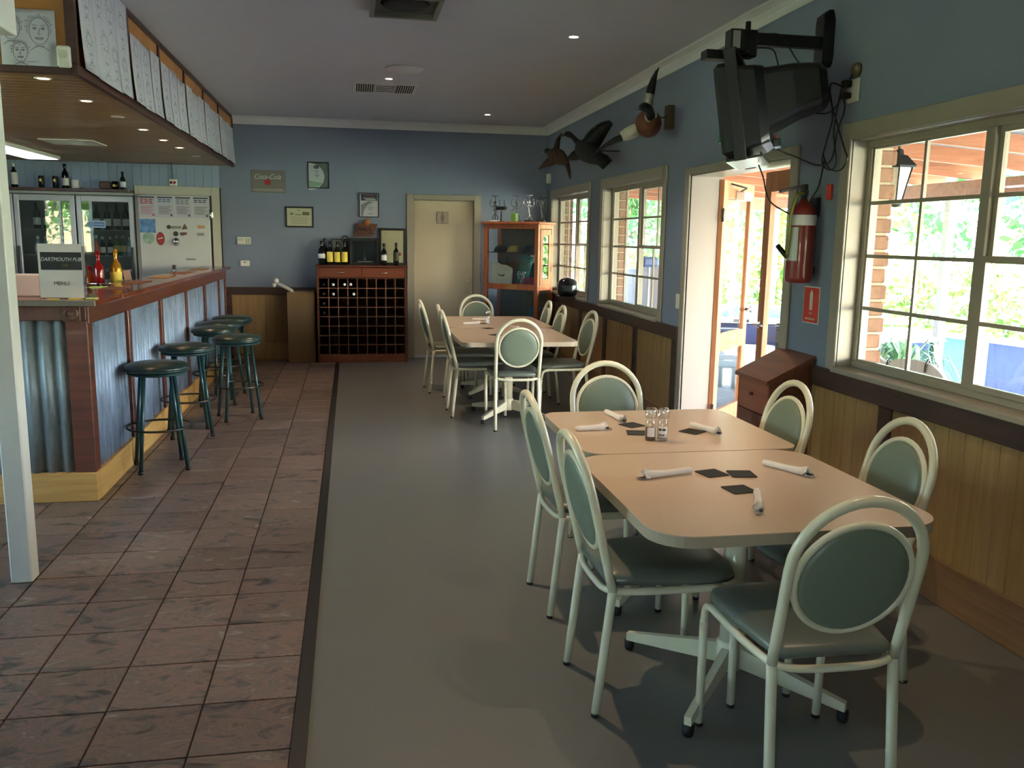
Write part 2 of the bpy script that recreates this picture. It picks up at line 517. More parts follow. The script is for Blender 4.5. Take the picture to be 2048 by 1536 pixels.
# far wall with holes: toilet door (0.79..1.56, z<2.02), fridges (-4.65..-2.53, .08..2.0), coolroom door (-2.47..-1.64, z<2.0)
def wall_holes_y(b, x0, x1, z0, z1, holes, y0, y1):
    xs = sorted({x0, x1} | {h[0] for h in holes} | {h[1] for h in holes})
    for a, c in zip(xs, xs[1:]):
        zs = [z0]; m = (a + c) / 2
        cur = z0
        for h in sorted([h for h in holes if h[0] < m < h[1]], key=lambda h: h[2]):
            if h[2] > cur: b.box(a, c, y0, y1, cur, h[2])
            cur = h[3]
        if cur < z1: b.box(a, c, y0, y1, cur, z1)
def wall_holes_x(b, y0, y1, z0, z1, holes, x0, x1):
    ys = sorted({y0, y1} | {h[0] for h in holes} | {h[1] for h in holes})
    for a, c in zip(ys, ys[1:]):
        m = (a + c) / 2; cur = z0
        for h in sorted([h for h in holes if h[0] < m < h[1]], key=lambda h: h[2]):
            if h[2] > cur: b.box(x0, x1, a, c, cur, h[2])
            cur = h[3]
        if cur < z1: b.box(x0, x1, a, c, cur, z1)
wall_holes_y(b, XL, XW + .35, 0, ZC, [(.79, 1.56, 0, 2.02), (-4.70, -2.53, .08, 2.0)], YF, YF + .12)
wf = struct('wall_far', b, M_wall)

WIN = [(9.12, 10.83), (6.85, 8.56), (2.40, 4.13)]   # y ranges of the three windows
WZ0, WZ1 = .905, 2.07
DY0, DY1, DZ = 4.74, 6.27, 2.04
b = B()
wall_holes_x(b, YB, YF + .12, 0, ZC, [(a, c, WZ0, WZ1) for a, c in WIN] + [(DY0, DY1, 0, DZ)], XW, XW + .11)
struct('wall_right', b, M_wall)
b = B()
wall_holes_x(b, YB, YF + .12, -.3, 2.5, [(a - .02, c + .035, WZ0 - .09, WZ1 + .02) for a, c in WIN] + [(DY0 - .02, DY1 + .02, -.3, DZ + .03)], XW + .165, XW + .25)
wo = struct('wall_outer', b, M_mortar)
# bricks of the far reveals, seen through the glass
for wi, (a, c) in enumerate(WIN):
    z = WZ0 - .075
    k = 0
    while z < WZ1 - .01:
        d = random.uniform(-.006, .006)
        bb = B(); hh = .074
        bb.bbox(XW + .172, XW + .262 + (.010 if k % 2 else .0), c + .035 - .012 + d, c + .15, z, z + hh, .007)
        bb.obj('brick', M_brick, wo)
        z += .0865; k += 1

# left wall with a wide window bank, back wall with windows (the daylight behind the camera)
LW = [(2.8, 5.8, 1.1, 2.3)]
b = B(); wall_holes_x(b, YB, YF + .12, 0, ZC, LW, XL - .1, XL)
struct('wall_left', b, M_wall)
BW = [(-3.9, -2.1, .9, 2.2)]
b = B(); wall_holes_y(b, XL, XW + .1, 0, ZC, BW, YB - .1, YB)
struct('wall_back', b, M_wall)
def simple_window(n, axis, a, c, z0, z1, pos, parts):
    w = thing('window_%d' % n, None, None, kind='structure')
    f = B()
    def bx(p0, p1, q0, q1, t=.025):
        bb = B()
        if axis == 'X': bb.box(pos - t, pos + t, p0, p1, q0, q1)
        else: bb.box(p0, p1, pos - t, pos + t, q0, q1)
        return bb
    f.box(0, 0, 0, 0, 0, 0)
    for (p0, p1, q0, q1) in ((a, c, z0, z0 + .05), (a, c, z1 - .05, z1), (a, a + .05, z0 + .05, z1 - .05), (c - .05, c, z0 + .05, z1 - .05)):
        bx(p0, p1, q0, q1).obj('window_frame', M_beige, w)
    st = (c - a) / parts
    for i in range(1, parts):
        bx(a + i * st - .03, a + i * st + .03, z0 + .05, z1 - .05).obj('mullion', M_beige, w)
    for i in range(parts):
        bx(a + i * st + .03, a + (i + 1) * st - .03, z0 + .05, z1 - .05, .003).obj('pane', M_glass, w)
simple_window(4, 'X', 2.8, 5.8, 1.1, 2.3, XL - .05, 3)
simple_window(5, 'Y', -3.9, -2.1, .9, 2.2, YB - .05, 2)

# cornices (coved)
prof = [(0, 0), (.010, 0), (.014, .012), (.022, .040), (.040, .064), (.066, .078), (.078, .082), (.082, .090), (.092, .093), (0, .093)]
b = B()
vv = []; n = len(prof)
for (ex, ey) in ((YB, 0), (YF, 1)):
    for o_, h in prof: vv.append((XW - o_, ex - (o_ if ey else 0), 2.857 + h))
b.add(vv, [(i, (i + 1) % n, (i + 1) % n + n, i + n) for i in range(n)])
struct('trim_2', b, M_cornice)
b = B(); vv = []
for (ex, ey) in ((-1.40, 0), (XW, 1)):
    for o_, h in prof: vv.append((ex - (o_ if ey else 0), YF - o_, 2.857 + h))
b.add(vv, [(i, (i + 1) % n, (i + 1) % n + n, i + n) for i in range(n)])
struct('trim_3', b, M_cornice)

# dado rails, battens, wainscot panels, skirtings
def dado_right(y0, y1, bats, nm, ns):
    b = B(); b.bbox(XW - .028, XW, y0, y1, .785, .888, .004); struct('trim_%d' % nm, b, M_rail)
    b = B(); b.bbox(XW - .018, XW, y0, y1, 0, .20, .003); struct('baseboard_right_%d' % ns, b, M_base)
    edges = [y0] + [v for p in bats for v in p] + [y1]
    root = thing('wainscot', None, None, kind='structure')
    for p in bats:
        B().bbox(XW - .022, XW, p[0], p[1], .2, .785, .003).obj('batten', M_rail, root)
    for a_, c_ in zip(edges[::2], edges[1::2]):
        if c_ - a_ > .02:
            pb = B(); w_ = .100; y = a_
            pb.box(XW - .010, XW - .0015, a_, c_, .2, .785)
            while y < c_ - .02:
                pb.bbox(XW - .0125, XW - .009, y + .001, min(y + w_ - .002, c_), .2, .785, .0012); y += w_
            pb.obj('panel', M_panel, root)
dado_right(6.355, YF, [(6.355, 6.47), (7.33, 7.44), (8.28, 8.39), (9.24, 9.35), (10.2, 10.31)], 4, 1)
dado_right(YB, 4.655, [(-2.1, -2.0), (-.15, -.05), (1.7, 1.8), (3.60, 3.70)], 5, 2)
b = B(); b.bbox(-1.545, -.40, YF - .03, YF, .815, .91, .004); struct('trim_6', b, M_rail)
b = B(); b.bbox(-1.45, .70, YF - .018, YF, 0, .22, .003); struct('baseboard_far', b, M_panel)
root = thing('wainscot', None, None, kind='structure')
B().bbox(-1.545, -1.45, YF - .024, YF, 0, .815, .003).obj('batten', M_rail, root)
pb = B(); x = -1.45
pb.box(-1.45, .70, YF - .010, YF - .0015, .22, .815)
while x < .68:
    pb.bbox(x + .001, x + .098, YF - .013, YF - .009, .22, .815, .0012); x += .1
pb.obj('panel', M_panel, root)

# ---------------------------------------------------------------- the three windows of the right wall
def window(n, y0, y1):
    w = thing('window_%d' % n, None, None, kind='structure')
    aw = .085
    for nm, q in (('architrave', (y0 - aw, y0, WZ0 - .015, WZ1 + aw)), ('architrave', (y1, y1 + aw, WZ0 - .015, WZ1 + aw)), ('architrave', (y0, y1, WZ1, WZ1 + aw))):
        B().bbox(XW - .016, XW, q[0], q[1], q[2], q[3], .004).obj(nm, M_beige, w)
    B().bbox(XW - .034, XW + .10, y0 - .005, y1 + .005, WZ0 - .022, WZ0 + .004, .004).obj('sill', M_beige, w)
    B().box(XW, XW + .163, y0, y0 + .004, WZ0, WZ1).obj('jamb', M_beige, w)
    B().box(XW, XW + .163, y1 - .004, y1, WZ0, WZ1).obj('jamb', M_beige, w)
    B().box(XW, XW + .163, y0, y1, WZ1 - .004, WZ1).obj('head_jamb', M_beige, w)
    B().box(XW + .05, XW + .27, y0, y1, WZ0 - .03, WZ0 - .024).obj('outer_sill', M_mortar, w)
    x0, x1 = XW + .085, XW + .135
    z0, z1 = WZ0 + .004, WZ1
    fw_ = .035
    mid = (y0 + y1) / 2
    for q in ((y0, y1, z0, z0 + fw_), (y0, y1, z1 - fw_, z1), (y0, y0 + fw_, z0 + fw_, z1 - fw_), (y1 - fw_, y1, z0 + fw_, z1 - fw_), (mid - .035, mid + .02, z0 + fw_, z1 - fw_)):
        B().bbox(x0, x1, q[0], q[1], q[2], q[3], .003).obj('window_frame', M_beige, w)
    # far half: fixed light; near half: double-hung sashes
    halves = [(mid + .02, y1 - fw_, z0 + fw_, z1 - fw_, 4, 0), (y0 + fw_, mid - .035, (z0 + z1) / 2 - .01, z1 - fw_, 2, .012), (y0 + fw_, mid - .035, z0 + fw_, (z0 + z1) / 2 + .02, 2, -.016)]
    for a, c, q0, q1, rows, off in halves:
        s = B(); sw = .026 if rows == 2 else .012
        xs0, xs1 = x0 + .01 + off, x0 + .034 + off
        s.box(xs0, xs1, a, a + sw, q0, q1).box(xs0, xs1, c - sw, c, q0, q1).box(xs0, xs1, a + sw, c - sw, q0, q0 + sw).box(xs0, xs1, a + sw, c - sw, q1 - sw, q1)
        so = s.obj('sash', M_beige, w)
        ga, gc, g0, g1 = a + sw, c - sw, q0 + sw, q1 - sw
        gx = (xs0 + xs1) / 2
        my = (ga + gc) / 2
        B().box(gx - .008, gx + .008, my - .009, my + .009, g0, g1).obj('muntin', M_beige, so)
        rh = (g1 - g0) / rows
        for r in range(1, rows):
            zz = g0 + r * rh
            B().box(gx - .008, gx + .008, ga, my - .009, zz - .009, zz + .009).obj('muntin', M_beige, so)
            B().box(gx - .008, gx + .008, my + .009, gc, zz - .009, zz + .009).obj('muntin', M_beige, so)
        for r in range(rows):
            for (ya, yb_) in ((ga, my), (my, gc)):
                B().box(gx - .0015, gx + .0015, ya + .0005, yb_ - .0005, g0 + r * rh + .0005, g0 + (r + 1) * rh - .0005).obj('pane', M_glass, so)
window(1, *WIN[0]); window(2, *WIN[1]); window(3, *WIN[2])

# ---------------------------------------------------------------- double door of the right wall
d = thing('door_1', None, None, kind='structure')
aw = .085
for q in ((DY0 - aw, DY0, 0, DZ + aw - .03), (DY1, DY1 + aw, 0, DZ + aw - .03), (DY0, DY1, DZ, DZ + aw - .03)):
    B().bbox(XW - .018, XW, *q, .005).obj('architrave', M_beige, d)
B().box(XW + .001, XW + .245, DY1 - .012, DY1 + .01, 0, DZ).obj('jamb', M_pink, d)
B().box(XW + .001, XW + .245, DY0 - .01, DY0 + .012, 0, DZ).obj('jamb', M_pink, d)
B().box(XW + .001, XW + .245, DY0 + .012, DY1 - .012, DZ - .01, DZ + .02).obj('head_jamb', M_beige, d)
B().bbox(XW + .02, XW + .25, DY0, DY1, -.02, .012, .004).obj('threshold', M_beam, d)
def leaf(n, hinge, ang, w_, side):
    """glazed cedar leaf; local x runs from the hinge along the leaf"""
    L = thing('door_%d' % n, None, None, loc=hinge, rotz=ang, kind='structure')
    t = .04; zt = DZ - .03
    B().bbox(0, .085, -t / 2, t / 2, .02, zt, .003).obj('stile', M_doorwood, L)
    B().bbox(w_ - .085, w_, -t / 2, t / 2, .02, zt, .003).obj('stile', M_doorwood, L)
    B().bbox(.085, w_ - .085, -t / 2, t / 2, .02, .23, .003).obj('bottom_rail', M_doorwood, L)
    B().bbox(.085, w_ - .085, -t / 2, t / 2, zt - .13, zt, .003).obj('top_rail', M_doorwood, L)
    B().bbox(.085, w_ - .085, -t / 2, t / 2, .70, .84, .003).obj('mid_rail', M_doorwood, L) if n == 2 else None
    zs = ((.23, .70), (.84, zt - .13)) if n == 2 else ((.23, zt - .13),)
    for q0, q1 in zs:
        B().box(.085, w_ - .085, -.003, .003, q0, q1).obj('pane', M_glass, L)
    h = B(); h.lathe([(.001, 0), (.026, 0), (.026, .008), (.010, .012), (.010, .045), (.001, .045)], 14, axis='Y', c=(w_ - .045, t / 2 if side > 0 else -t / 2 - .045, 1.0))
    h.tube([(w_ - .045, side * (t / 2 + .04), 1.0), (w_ - .15, side * (t / 2 + .045), 1.0)], .009, 8)
    h.obj('handle', M_steel, L)
    for z in (.25, 1.75):
        B().cyl((-.004, side * t / 2, z - .05), (-.004, side * t / 2, z + .05), .009, 8).obj('hinge', M_alud, L)
    return L
leaf(2, (XW + .235, DY1 - .03, 0), math.atan2(.60, .55), .75, -1)
leaf(3, (XW + .235, DY0 + .012, 0), PI / 2, .745, 1)
cl = thing('door_closer', 'grey hydraulic closer at the top of the open cedar door leaf', 'door closer', (2.93, 6.45, 1.90), math.atan2(.60, .55))
B().bbox(0, .20, -.10, -.025, -.03, .035, .006).obj('body', M_whitepaint, cl)
B().tube([(.05, -.05, .04), (-.10, -.14, .055), (-.12, -.02, .09)], .007, 6).obj('arm', M_alud, cl)

# ---------------------------------------------------------------- toilet door in the far wall
d = thing('door_4', None, None, kind='structure')
B().box(.6, 1.75, YF + .13, YF + .16, 0, 2.2).obj('light_stop_board', M_beige_door, d)  # unseen board added behind the leaf to stop sky light leaking in
B().bbox(.70, .79, YF - .018, YF, 0, 2.085, .005).obj('architrave', M_beige, d)
B().bbox(1.56, 1.65, YF - .018, YF, 0, 2.085, .005).obj('architrave', M_beige, d)
B().bbox(.79, 1.56, YF - .018, YF, 2.02, 2.085, .005).obj('architrave', M_beige, d)
B().box(.785, .795, YF + .001, YF + .12, 0, 2.02).obj('jamb', M_beige, d)
B().box(1.555, 1.565, YF + .001, YF + .12, 0, 2.02).obj('jamb', M_beige, d)
B().box(.795, 1.555, YF + .001, YF + .12, 2.015, 2.025).obj('head_jamb', M_beige, d)
B().bbox(.797, 1.553, YF + .06, YF + .10, .03, 2.012, .003).obj('door_leaf', M_beige_door, d)
B().bbox(.79, 1.56, YF + .03, YF + .11, 0, .028, .003).obj('threshold', M_alu, d)
B().lathe([(.001, 0), (.028, 0), (.028, .006), (.012, .01), (.012, .04), (.024, .05), (.022, .07), (.001, .075)], 14, axis='Y', c=(1.49, YF - .015, 1.0)).obj('handle', M_beige_door, d)
sg = thing('toilet_sign', 'small square plate with a woman figure on the beige far door', 'sign', (1.16, YF + .059, 1.80))
b = at(sg); b.bbox(1.085, 1.235, YF + .053, YF + .059, 1.725, 1.875, .002); b.obj('plate', M_beige, sg)
b = at(sg); M_figure = plain('sign_figure', col(120, 106, 84), .6); z0 = 1.73; y0 = YF + .0515
def flat_poly(b, pts, y, th=.001):
    n = len(pts); b.add([(x, y, z) for x, z in pts] + [(x, y + th, z) for x, z in pts], [tuple(range(n)), tuple(range(n, 2 * n))[::-1]] + [(i, i + n, (i + 1) % n + n, (i + 1) % n) for i in range(n)])
flat_poly(b, arc(1.16, 1.852, .013, 0, 360, 12)[:-1], y0)
flat_poly(b, [(1.143, 1.835), (1.177, 1.835), (1.188, 1.785), (1.180, 1.785), (1.171, 1.815), (1.184, 1.768), (1.172, 1.768), (1.172, 1.735), (1.162, 1.735), (1.162, 1.768), (1.158, 1.768), (1.158, 1.735), (1.148, 1.735), (1.148, 1.768), (1.136, 1.768), (1.149, 1.815), (1.140, 1.785), (1.132, 1.785)], y0)
for q in ((1.088, 1.232, 1.869, 1.872), (1.088, 1.232, 1.728, 1.731), (1.088, 1.091, 1.728, 1.872), (1.229, 1.232, 1.728, 1.872)):
    b.box(q[0], q[1], y0, y0 + .001, q[2], q[3])
b.obj('woman_figure', M_figure, sg)

# ---------------------------------------------------------------- white post by the camera
p = thing('support_post', 'square white timber post rising from the tiles at the left of the photo', 'post', (-1.465, 4.03, 0))
b = at(p); b.bbox(-1.510, -1.42, 3.985, 4.075, 0, 2.95, .006); b.obj('shaft', M_post, p)
b = at(p); b.bbox(-1.55, -1.345, 3.955, 4.105, 2.745, 2.95, .006); b.obj('capital', M_whitepaint, p)
b = B(); b.bbox(-1.55, -1.345, YB, 4.08, 2.345, ZC, .004)
struct('trim_7', b, M_whitepaint)

# ================================================================ BAR BULKHEAD
BX, BY0, BZ0 = -1.37, 5.0, 2.36
bh = thing('bar_bulkhead', 'timber bulkhead hung with drawings above the bar, panelled underneath', 'bulkhead', (BX, BY0, BZ0))
at(bh).box(XL, BX - .02, BY0 + .02, YF, BZ0 + .03, ZC).obj('core', M_corkboard, bh)
at(bh).box(BX - .02, BX - .008, BY0 + .02, YF, BZ0 + .02, ZC).obj('side_panel', M_corkboard, bh)
at(bh).box(XL, BX - .02, BY0 + .008, BY0 + .02, BZ0 + .02, ZC).obj('front_panel', M_corkboard, bh)
for nm, q in (('bottom_trim', (BX - .03, BX + .004, BY0 - .004, YF, BZ0 - .01, BZ0 + .045)), ('top_trim', (BX - .012, BX + .004, BY0 + .0, YF, ZC - .04, ZC)),
              ('corner_trim', (BX - .050, BX + .006, BY0 - .008, BY0 + .012, BZ0 + .045, ZC)),
              ('bottom_trim', (XL, BX - .03, BY0 - .004, BY0 + .03, BZ0 - .01, BZ0 + .025))):
    at(bh).bbox(*q, .003).obj(nm, M_bulktrim, bh)
POSTS = [6.11, 7.04, 8.05, 9.03, 10.0, YF - .03]
for y in POSTS:
    at(bh).bbox(BX - .012, BX + .005, y - .022, y + .022, BZ0 + .045, ZC - .04, .002).obj('divider', M_bulktrim, bh)
# soffit boards (run left to right)
y = BY0 + .03; k = 0
board_me = None
while y < YF - .01:
    bb = at(bh); e = min(y + .102, YF)
    bb.bbox(XL, BX - .03, y + .0015, e - .0015, BZ0 + .004, BZ0 + .03, .003)
    bb.obj('soffit_board', M_soffit, bh); y += .104

def ribbon(b, pts, w=.0028, y=0.0008):
    for p, q in zip(pts, pts[1:]):
        d = Vector((q[0] - p[0], q[1] - p[1])); 
        if d.length < 1e-6: continue
        nrm = Vector((-d.y, d.x)).normalized() * w / 2
        b.add([(p[0] - nrm.x, p[1] - nrm.y, y), (q[0] - nrm.x, q[1] - nrm.y, y), (q[0] + nrm.x, q[1] + nrm.y, y), (p[0] + nrm.x, p[1] + nrm.y, y)], [(0, 1, 2, 3)])

def face_sketch(b, cx, cy, s, rnd):
    def ell(x, y, rx, ry, a0=0, a1=360, w=.0028, wob=.03):
        ribbon(b, [(cx + s * (x + rx * math.cos(R(a0 + (a1 - a0) * i / 16)) * (1 + rnd.uniform(-wob, wob))), cy + s * (y + ry * math.sin(R(a0 + (a1 - a0) * i / 16)))) for i in range(17)], w)
    ell(0, 0, .36, .5)
    for sx in (-1, 1):
        ell(sx * .15, .10, .07, .035); ell(sx * .15, .10, .02, .02, w=.004); ell(sx * .15, .19, .10, .03, 20, 160)
        ell(sx * .38, .02, .05, .11, -90 if sx > 0 else 90, 90 if sx > 0 else 270)
    ribbon(b, [(cx + s * x, cy + s * y) for x, y in ((.03, .12), (.0, -.06), (-.05, -.10), (.0, -.13), (.06, -.10))])
    ell(0, -.26, .14, .05, 180, 360, .003); ell(0, -.25, .15, .02)
    for i in range(16):
        a = R(20 + 140 * i / 15); r0 = .50; r1 = .50 + rnd.uniform(.08, .2)
        ribbon(b, [(cx + s * r0 * .75 * math.cos(a), cy + s * r0 * math.sin(a)), (cx + s * r1 * .85 * math.cos(a + .15), cy + s * r1 * math.sin(a + .1))], .003)
    ell(-.1, -.9, .5, .35, 30, 100); ell(.1, -.9, .5, .35, 80, 150)

def drawing(name, label, axis, pos, w, h, faces, curl, seed, group):
    """a sheet of paper hung from its top edge, its foot a little off the wall; local x right, y up, z out"""
    rnd = random.Random(seed)
    t = thing(name, label, 'drawing', pos, 0, group)
    M4 = facing(axis, (0, 0, 0))
    b = B(M4); nx, ny = 6, 8; vs_ = []; fs = []
    wob = rnd.uniform(-1, 1) * .01
    for side in (0, .0006):
        for j in range(ny + 1):
            for i in range(nx + 1):
                u = i / nx - .5; v = j / ny - .5
                z = curl * (.5 - v) ** 2 * .6 + .003 + curl * .5 * (u * wob * 40) * (.5 - v) + side
                vs_.append((u * w, v * h + rnd.uniform(-.001, .001), z))
    N = (nx + 1) * (ny + 1)
    for j in range(ny):
        for i in range(nx):
            a = j * (nx + 1) + i
            fs.append((a + N, a + 1 + N, a + nx + 2 + N, a + nx + 1 + N)); fs.append((a, a + nx + 1, a + nx + 2, a + 1))
    rim = [i for i in range(nx + 1)] + [(j + 1) * (nx + 1) - 1 for j in range(1, ny + 1)] + [N - 1 - i for i in range(1, nx + 1)] + [j * (nx + 1) for j in range(ny - 1, 0, -1)]
    for p, q in zip(rim, rim[1:] + rim[:1]): fs.append((p, q, q + N, p + N))
    b.add(vs_, fs, True)
    b.obj('sheet', M_paper, t)
    g = B()
    for fx, fy, fs_ in faces: face_sketch(g, fx * w, fy * h, fs_ * w, rnd)
    for i in range(3):
        ribbon(g, [(w * (-.3 + .1 * k_), -h * (.42 + .02 * i) + rnd.uniform(-.004, .004)) for k_ in range(6 - i)], .0015)
    # press the pencil strokes onto the curved sheet
    vv_ = []
    for (x, y, z) in g.v:
        u = x / w; v = y / h
        vv_.append((x, y, curl * (.5 - v) ** 2 * .6 + .003 + curl * .5 * (u * wob * 40) * (.5 - v) + .0012))
    g2 = B(M4); g2.v = [tuple(M4 @ Vector(p)) for p in vv_]; g2.f = g.f; g2.sm = g.sm
    g2.obj('pencil_drawing', M_pencil, t, kind='stuff')
    return t
bays = [
    ('first', [(5.035, 5.31, .56), (5.29, 5.80, .60), (5.78, 6.075, .56)]),
    ('second', [(6.14, 6.43, .42), (6.42, 6.70, .42), (6.72, 7.005, .43)]),
    ('third', [(7.07, 7.36, .42), (7.37, 7.68, .43), (7.69, 8.02, .41)]),
    ('fourth', [(8.09, 8.37, .42), (8.38, 8.68, .41), (8.69, 9.0, .42)]),
    ('fifth', [(9.06, 9.36, .42), (9.37, 9.67, .41), (9.68, 9.97, .42)]),
    ('sixth', [(10.04, 10.3, .42), (10.31, 10.56, .41), (10.57, 10.82, .42), (10.83, 11.09, .41)])]
ordn = {3: ['nearest sheet', 'middle sheet', 'farthest sheet'], 4: ['nearest of four sheets', 'second nearest of four sheets', 'third nearest of four sheets', 'farthest of four sheets']}
sd = 10
for bn, sh in bays:
    for k, (a, c, h) in enumerate(sh):
        sd += 1
        w = c - a; z0 = BZ0 + .022 + (.0 if k % 2 else .006)
        fc = [(0, .18, .62), (0, -.26, .5)] if w < .4 else [(-.25, .25, .34), (.22, .20, .36), (-.1, -.22, .4), (.3, -.25, .3)]
        drawing('pencil_portrait', 'pencil portrait, %s in the %s bay of the bulkhead side' % (ordn[len(sh)][k], bn), 'E', (BX + .004, (a + c) / 2, z0 + h / 2), w, h, fc, .035, sd, 'pencil drawings along the bulkhead')
drawing('pencil_portrait', 'large pencil caricature of three faces on the front end of the bulkhead', 'S', (BX - .228, BY0 + .006, 2.522), .262, .275, [(-.30, .16, .44), (.20, .12, .50), (-.16, -.26, .36)], .004, 99, None)
s = thing('motion_sensor', 'small ivory motion sensor at the front corner of the bulkhead', 'sensor', (-1.43, 5.0, 2.435))
b = at(s); b.bbox(-1.462, -1.397, 4.975, 5.008, 2.382, 2.488, .008); b.obj('body', M_white, s)
b = at(s); b.ball((-1.43, 4.978, 2.445), .024, 1, .5, .9); b.obj('lens', plain('ivory_lens', col(200, 198, 180), .3), s)

# downlights in the soffit and in the ceiling
M_bulb = plain('lamp_warm', (1, .8, .55, 1), .5, emit=(1, .72, .42, 1), estr=20)
M_bulbc = plain('lamp_cool', (1, 1, 1, 1), .5, emit=(1, .97, .92, 1), estr=30)
M_bulbw = plain('lamp_warm_ceiling', (1, .8, .55, 1), .5, emit=(1, .76, .5, 1), estr=20)
def downlight(x, y, z, label, on, warm, power, group):
    t = thing('downlight', label, 'light', (x, y, z), 0, group)
    B().lathe([(.030, 0), (.043, 0), (.045, -.004), (.032, -.005), (.030, -.001)], 20, cap=False).obj('ring', M_white, t)
    B().lathe([(.001, -.002), (.029, -.002), (.029, -.0005), (.001, -.0005)], 20).obj('lamp', (M_bulb if warm == 1 else M_bulbw if warm == 2 else M_bulbc) if on else M_white, t)
    if on and power:
        l = bpy.data.lights.new('beam', 'SPOT'); l.energy = power; l.spot_size = R(95); l.spot_blend = .5
        l.shadow_soft_size = .02; l.color = (1, .70, .42) if warm else (1, .93, .85)
        o = bpy.data.objects.new('beam', l); C.objects.link(o); o.parent = t; o.location = (0, 0, -.012)
for i, (x, y, lb) in enumerate(((-1.615, 5.24, 'lit warm downlight in the timber soffit, nearest the camera'), (-1.62, 6.04, 'lit warm downlight in the timber soffit, second nearest the camera'),
        (-1.615, 7.55, 'lit warm downlight in the timber soffit, just past the unlit one'), (-1.615, 8.33, 'lit warm downlight in the timber soffit, second from the far end'), (-1.60, 9.0, 'lit warm downlight in the timber soffit, farthest of the row'))):
    downlight(x, y, BZ0 + .004, lb, True, 1, 5, 'downlights in the bar soffit')
downlight(-1.62, 6.80, BZ0 + .004, 'unlit downlight in the soffit between the lit second and third', False, 1, 0, 'downlights in the bar soffit')
downlight(-1.60, 9.9, BZ0 + .004, 'unlit downlight in the soffit near the far wall', False, 1, 0, 'downlights in the bar soffit')
downlight(1.556, 6.18, ZC, 'bright white downlight in the white ceiling, nearest the camera', True, 0, 14, 'downlights in the white ceiling')
downlight(.361, 8.17, ZC, 'warm downlight beside the round ceiling cover', True, 2, 40, 'downlights in the white ceiling')
downlight(1.566, 10.17, ZC, 'small bright white downlight near the far cornice', True, 0, 14, 'downlights in the white ceiling')
# the same row goes on above and behind the camera
downlight(1.556, 2.18, ZC, 'warm downlight above the front dining table, out of the frame', True, 2, 20, 'downlights in the white ceiling')
downlight(.36, 4.17, ZC, 'warm downlight above the front aisle, out of the frame', True, 2, 52, 'downlights in the white ceiling')
downlight(1.556, -1.82, ZC, 'warm downlight above the window side behind the camera', True, 2, 16, 'downlights in the white ceiling')
downlight(.36, .17, ZC, 'warm downlight over the camera position, out of the frame', True, 2, 4, 'downlights in the white ceiling')

def vent(x0, x1, y0, y1, z, label, m):
    t = thing('ceiling_vent', label, 'vent', ((x0 + x1) / 2, (y0 + y1) / 2, z))
    b = at(t); fw_ = .03
    for q in ((x0, x1, y0, y0 + fw_), (x0, x1, y1 - fw_, y1), (x0, x0 + fw_, y0 + fw_, y1 - fw_), (x1 - fw_, x1, y0 + fw_, y1 - fw_)): b.box(*q, z - .008, z)
    w3 = (x1 - x0 - 2 * fw_) / 3
    for k in (1, 2): b.box(x0 + fw_ + k * w3 - .006, x0 + fw_ + k * w3 + .006, y0 + fw_, y1 - fw_, z - .008, z)
    b.obj('frame', m, t)
    at(t).box(x0 + fw_, x1 - fw_, y0 + fw_, y1 - fw_, z - .002, z - .0005).obj('duct_shade_sheet', M_dark, t)  # near-black sheet standing in for the shade behind the slats
    sl = at(t)
    for k in (0, 2):
        for i in range(8):
            sl = at(t); xx = x0 + fw_ + k * w3 + .012 + i * (w3 - .02) / 7.5
            sl.box(xx, xx + .007, y0 + fw_, y1 - fw_, z - .007, z - .0025); sl.obj('slat', m, t)
    for i in range(5):
        sl = at(t); yy = y0 + fw_ + .03 + i * (y1 - y0 - .14) / 4
        sl.box(x0 + fw_ + w3 + .008, x0 + fw_ + 2 * w3 - .008, yy, yy + .035, z - .007, z - .0025); sl.obj('slat', m, t)
    return t
vent(.045, .645, 8.43, 8.97, ZC, 'white louvred vent in the plaster ceiling beyond the warm downlight', M_cornice)
vent(-2.72, -2.26, 8.56, 9.02, BZ0 + .004, 'louvred vent let into the timber soffit over the bar', M_white)
t = thing('ceiling_cover', 'round white ceiling cover plate beside the warm downlight', 'ceiling rose', (.47, 7.66, ZC))
B().lathe([(.001, -.028), (.10, -.028), (.115, -.018), (.15, -.016), (.165, 0), (.001, 0)][::-1], 36).obj('cover', M_cornice, t)
t = thing('extractor_grille', 'square metal ceiling extractor box cut by the top edge of the photo', 'extractor', (.345, 5.62, ZC))
b = at(t); x0, x1, y0, y1 = .135, .56, 5.30, 5.80
for q in ((x0, x1, y0, y0 + .03), (x0, x1, y1 - .03, y1), (x0, x0 + .03, y0 + .03, y1 - .03), (x1 - .03, x1, y0 + .03, y1 - .03)): b.bbox(*q, ZC - .045, ZC, .004)
b.obj('housing', plain('duct_grey', col(120, 120, 114), .5), t)
at(t).box(x0 + .03, x1 - .03, y0 + .03, y1 - .03, ZC - .012, ZC - .002).obj('backing', plain('duct_back', col(80, 80, 76), .6), t)
at(t).lathe([(.001, ZC - .03), (.13, ZC - .03), (.15, ZC - .014), (.001, ZC - .014)], 28, c=((x0 + x1) / 2, (y0 + y1) / 2, 0)).obj('fan_disc', M_dark, t)
t = thing('fluorescent_light', 'glowing long fluorescent panel under the bar soffit', 'light', (-3.25, 9.3, BZ0))
at(t).bbox(-3.44, -3.10, 8.55, 10.45, BZ0 - .035, BZ0 + .003, .005).obj('housing', M_white, t)
at(t).box(-3.42, -3.12, 8.58, 10.42, BZ0 - .040, BZ0 - .035).obj('diffuser', plain('diffuser', (1, 1, 1, 1), .5, emit=(.80, .86, 1, 1), estr=2.2), t)

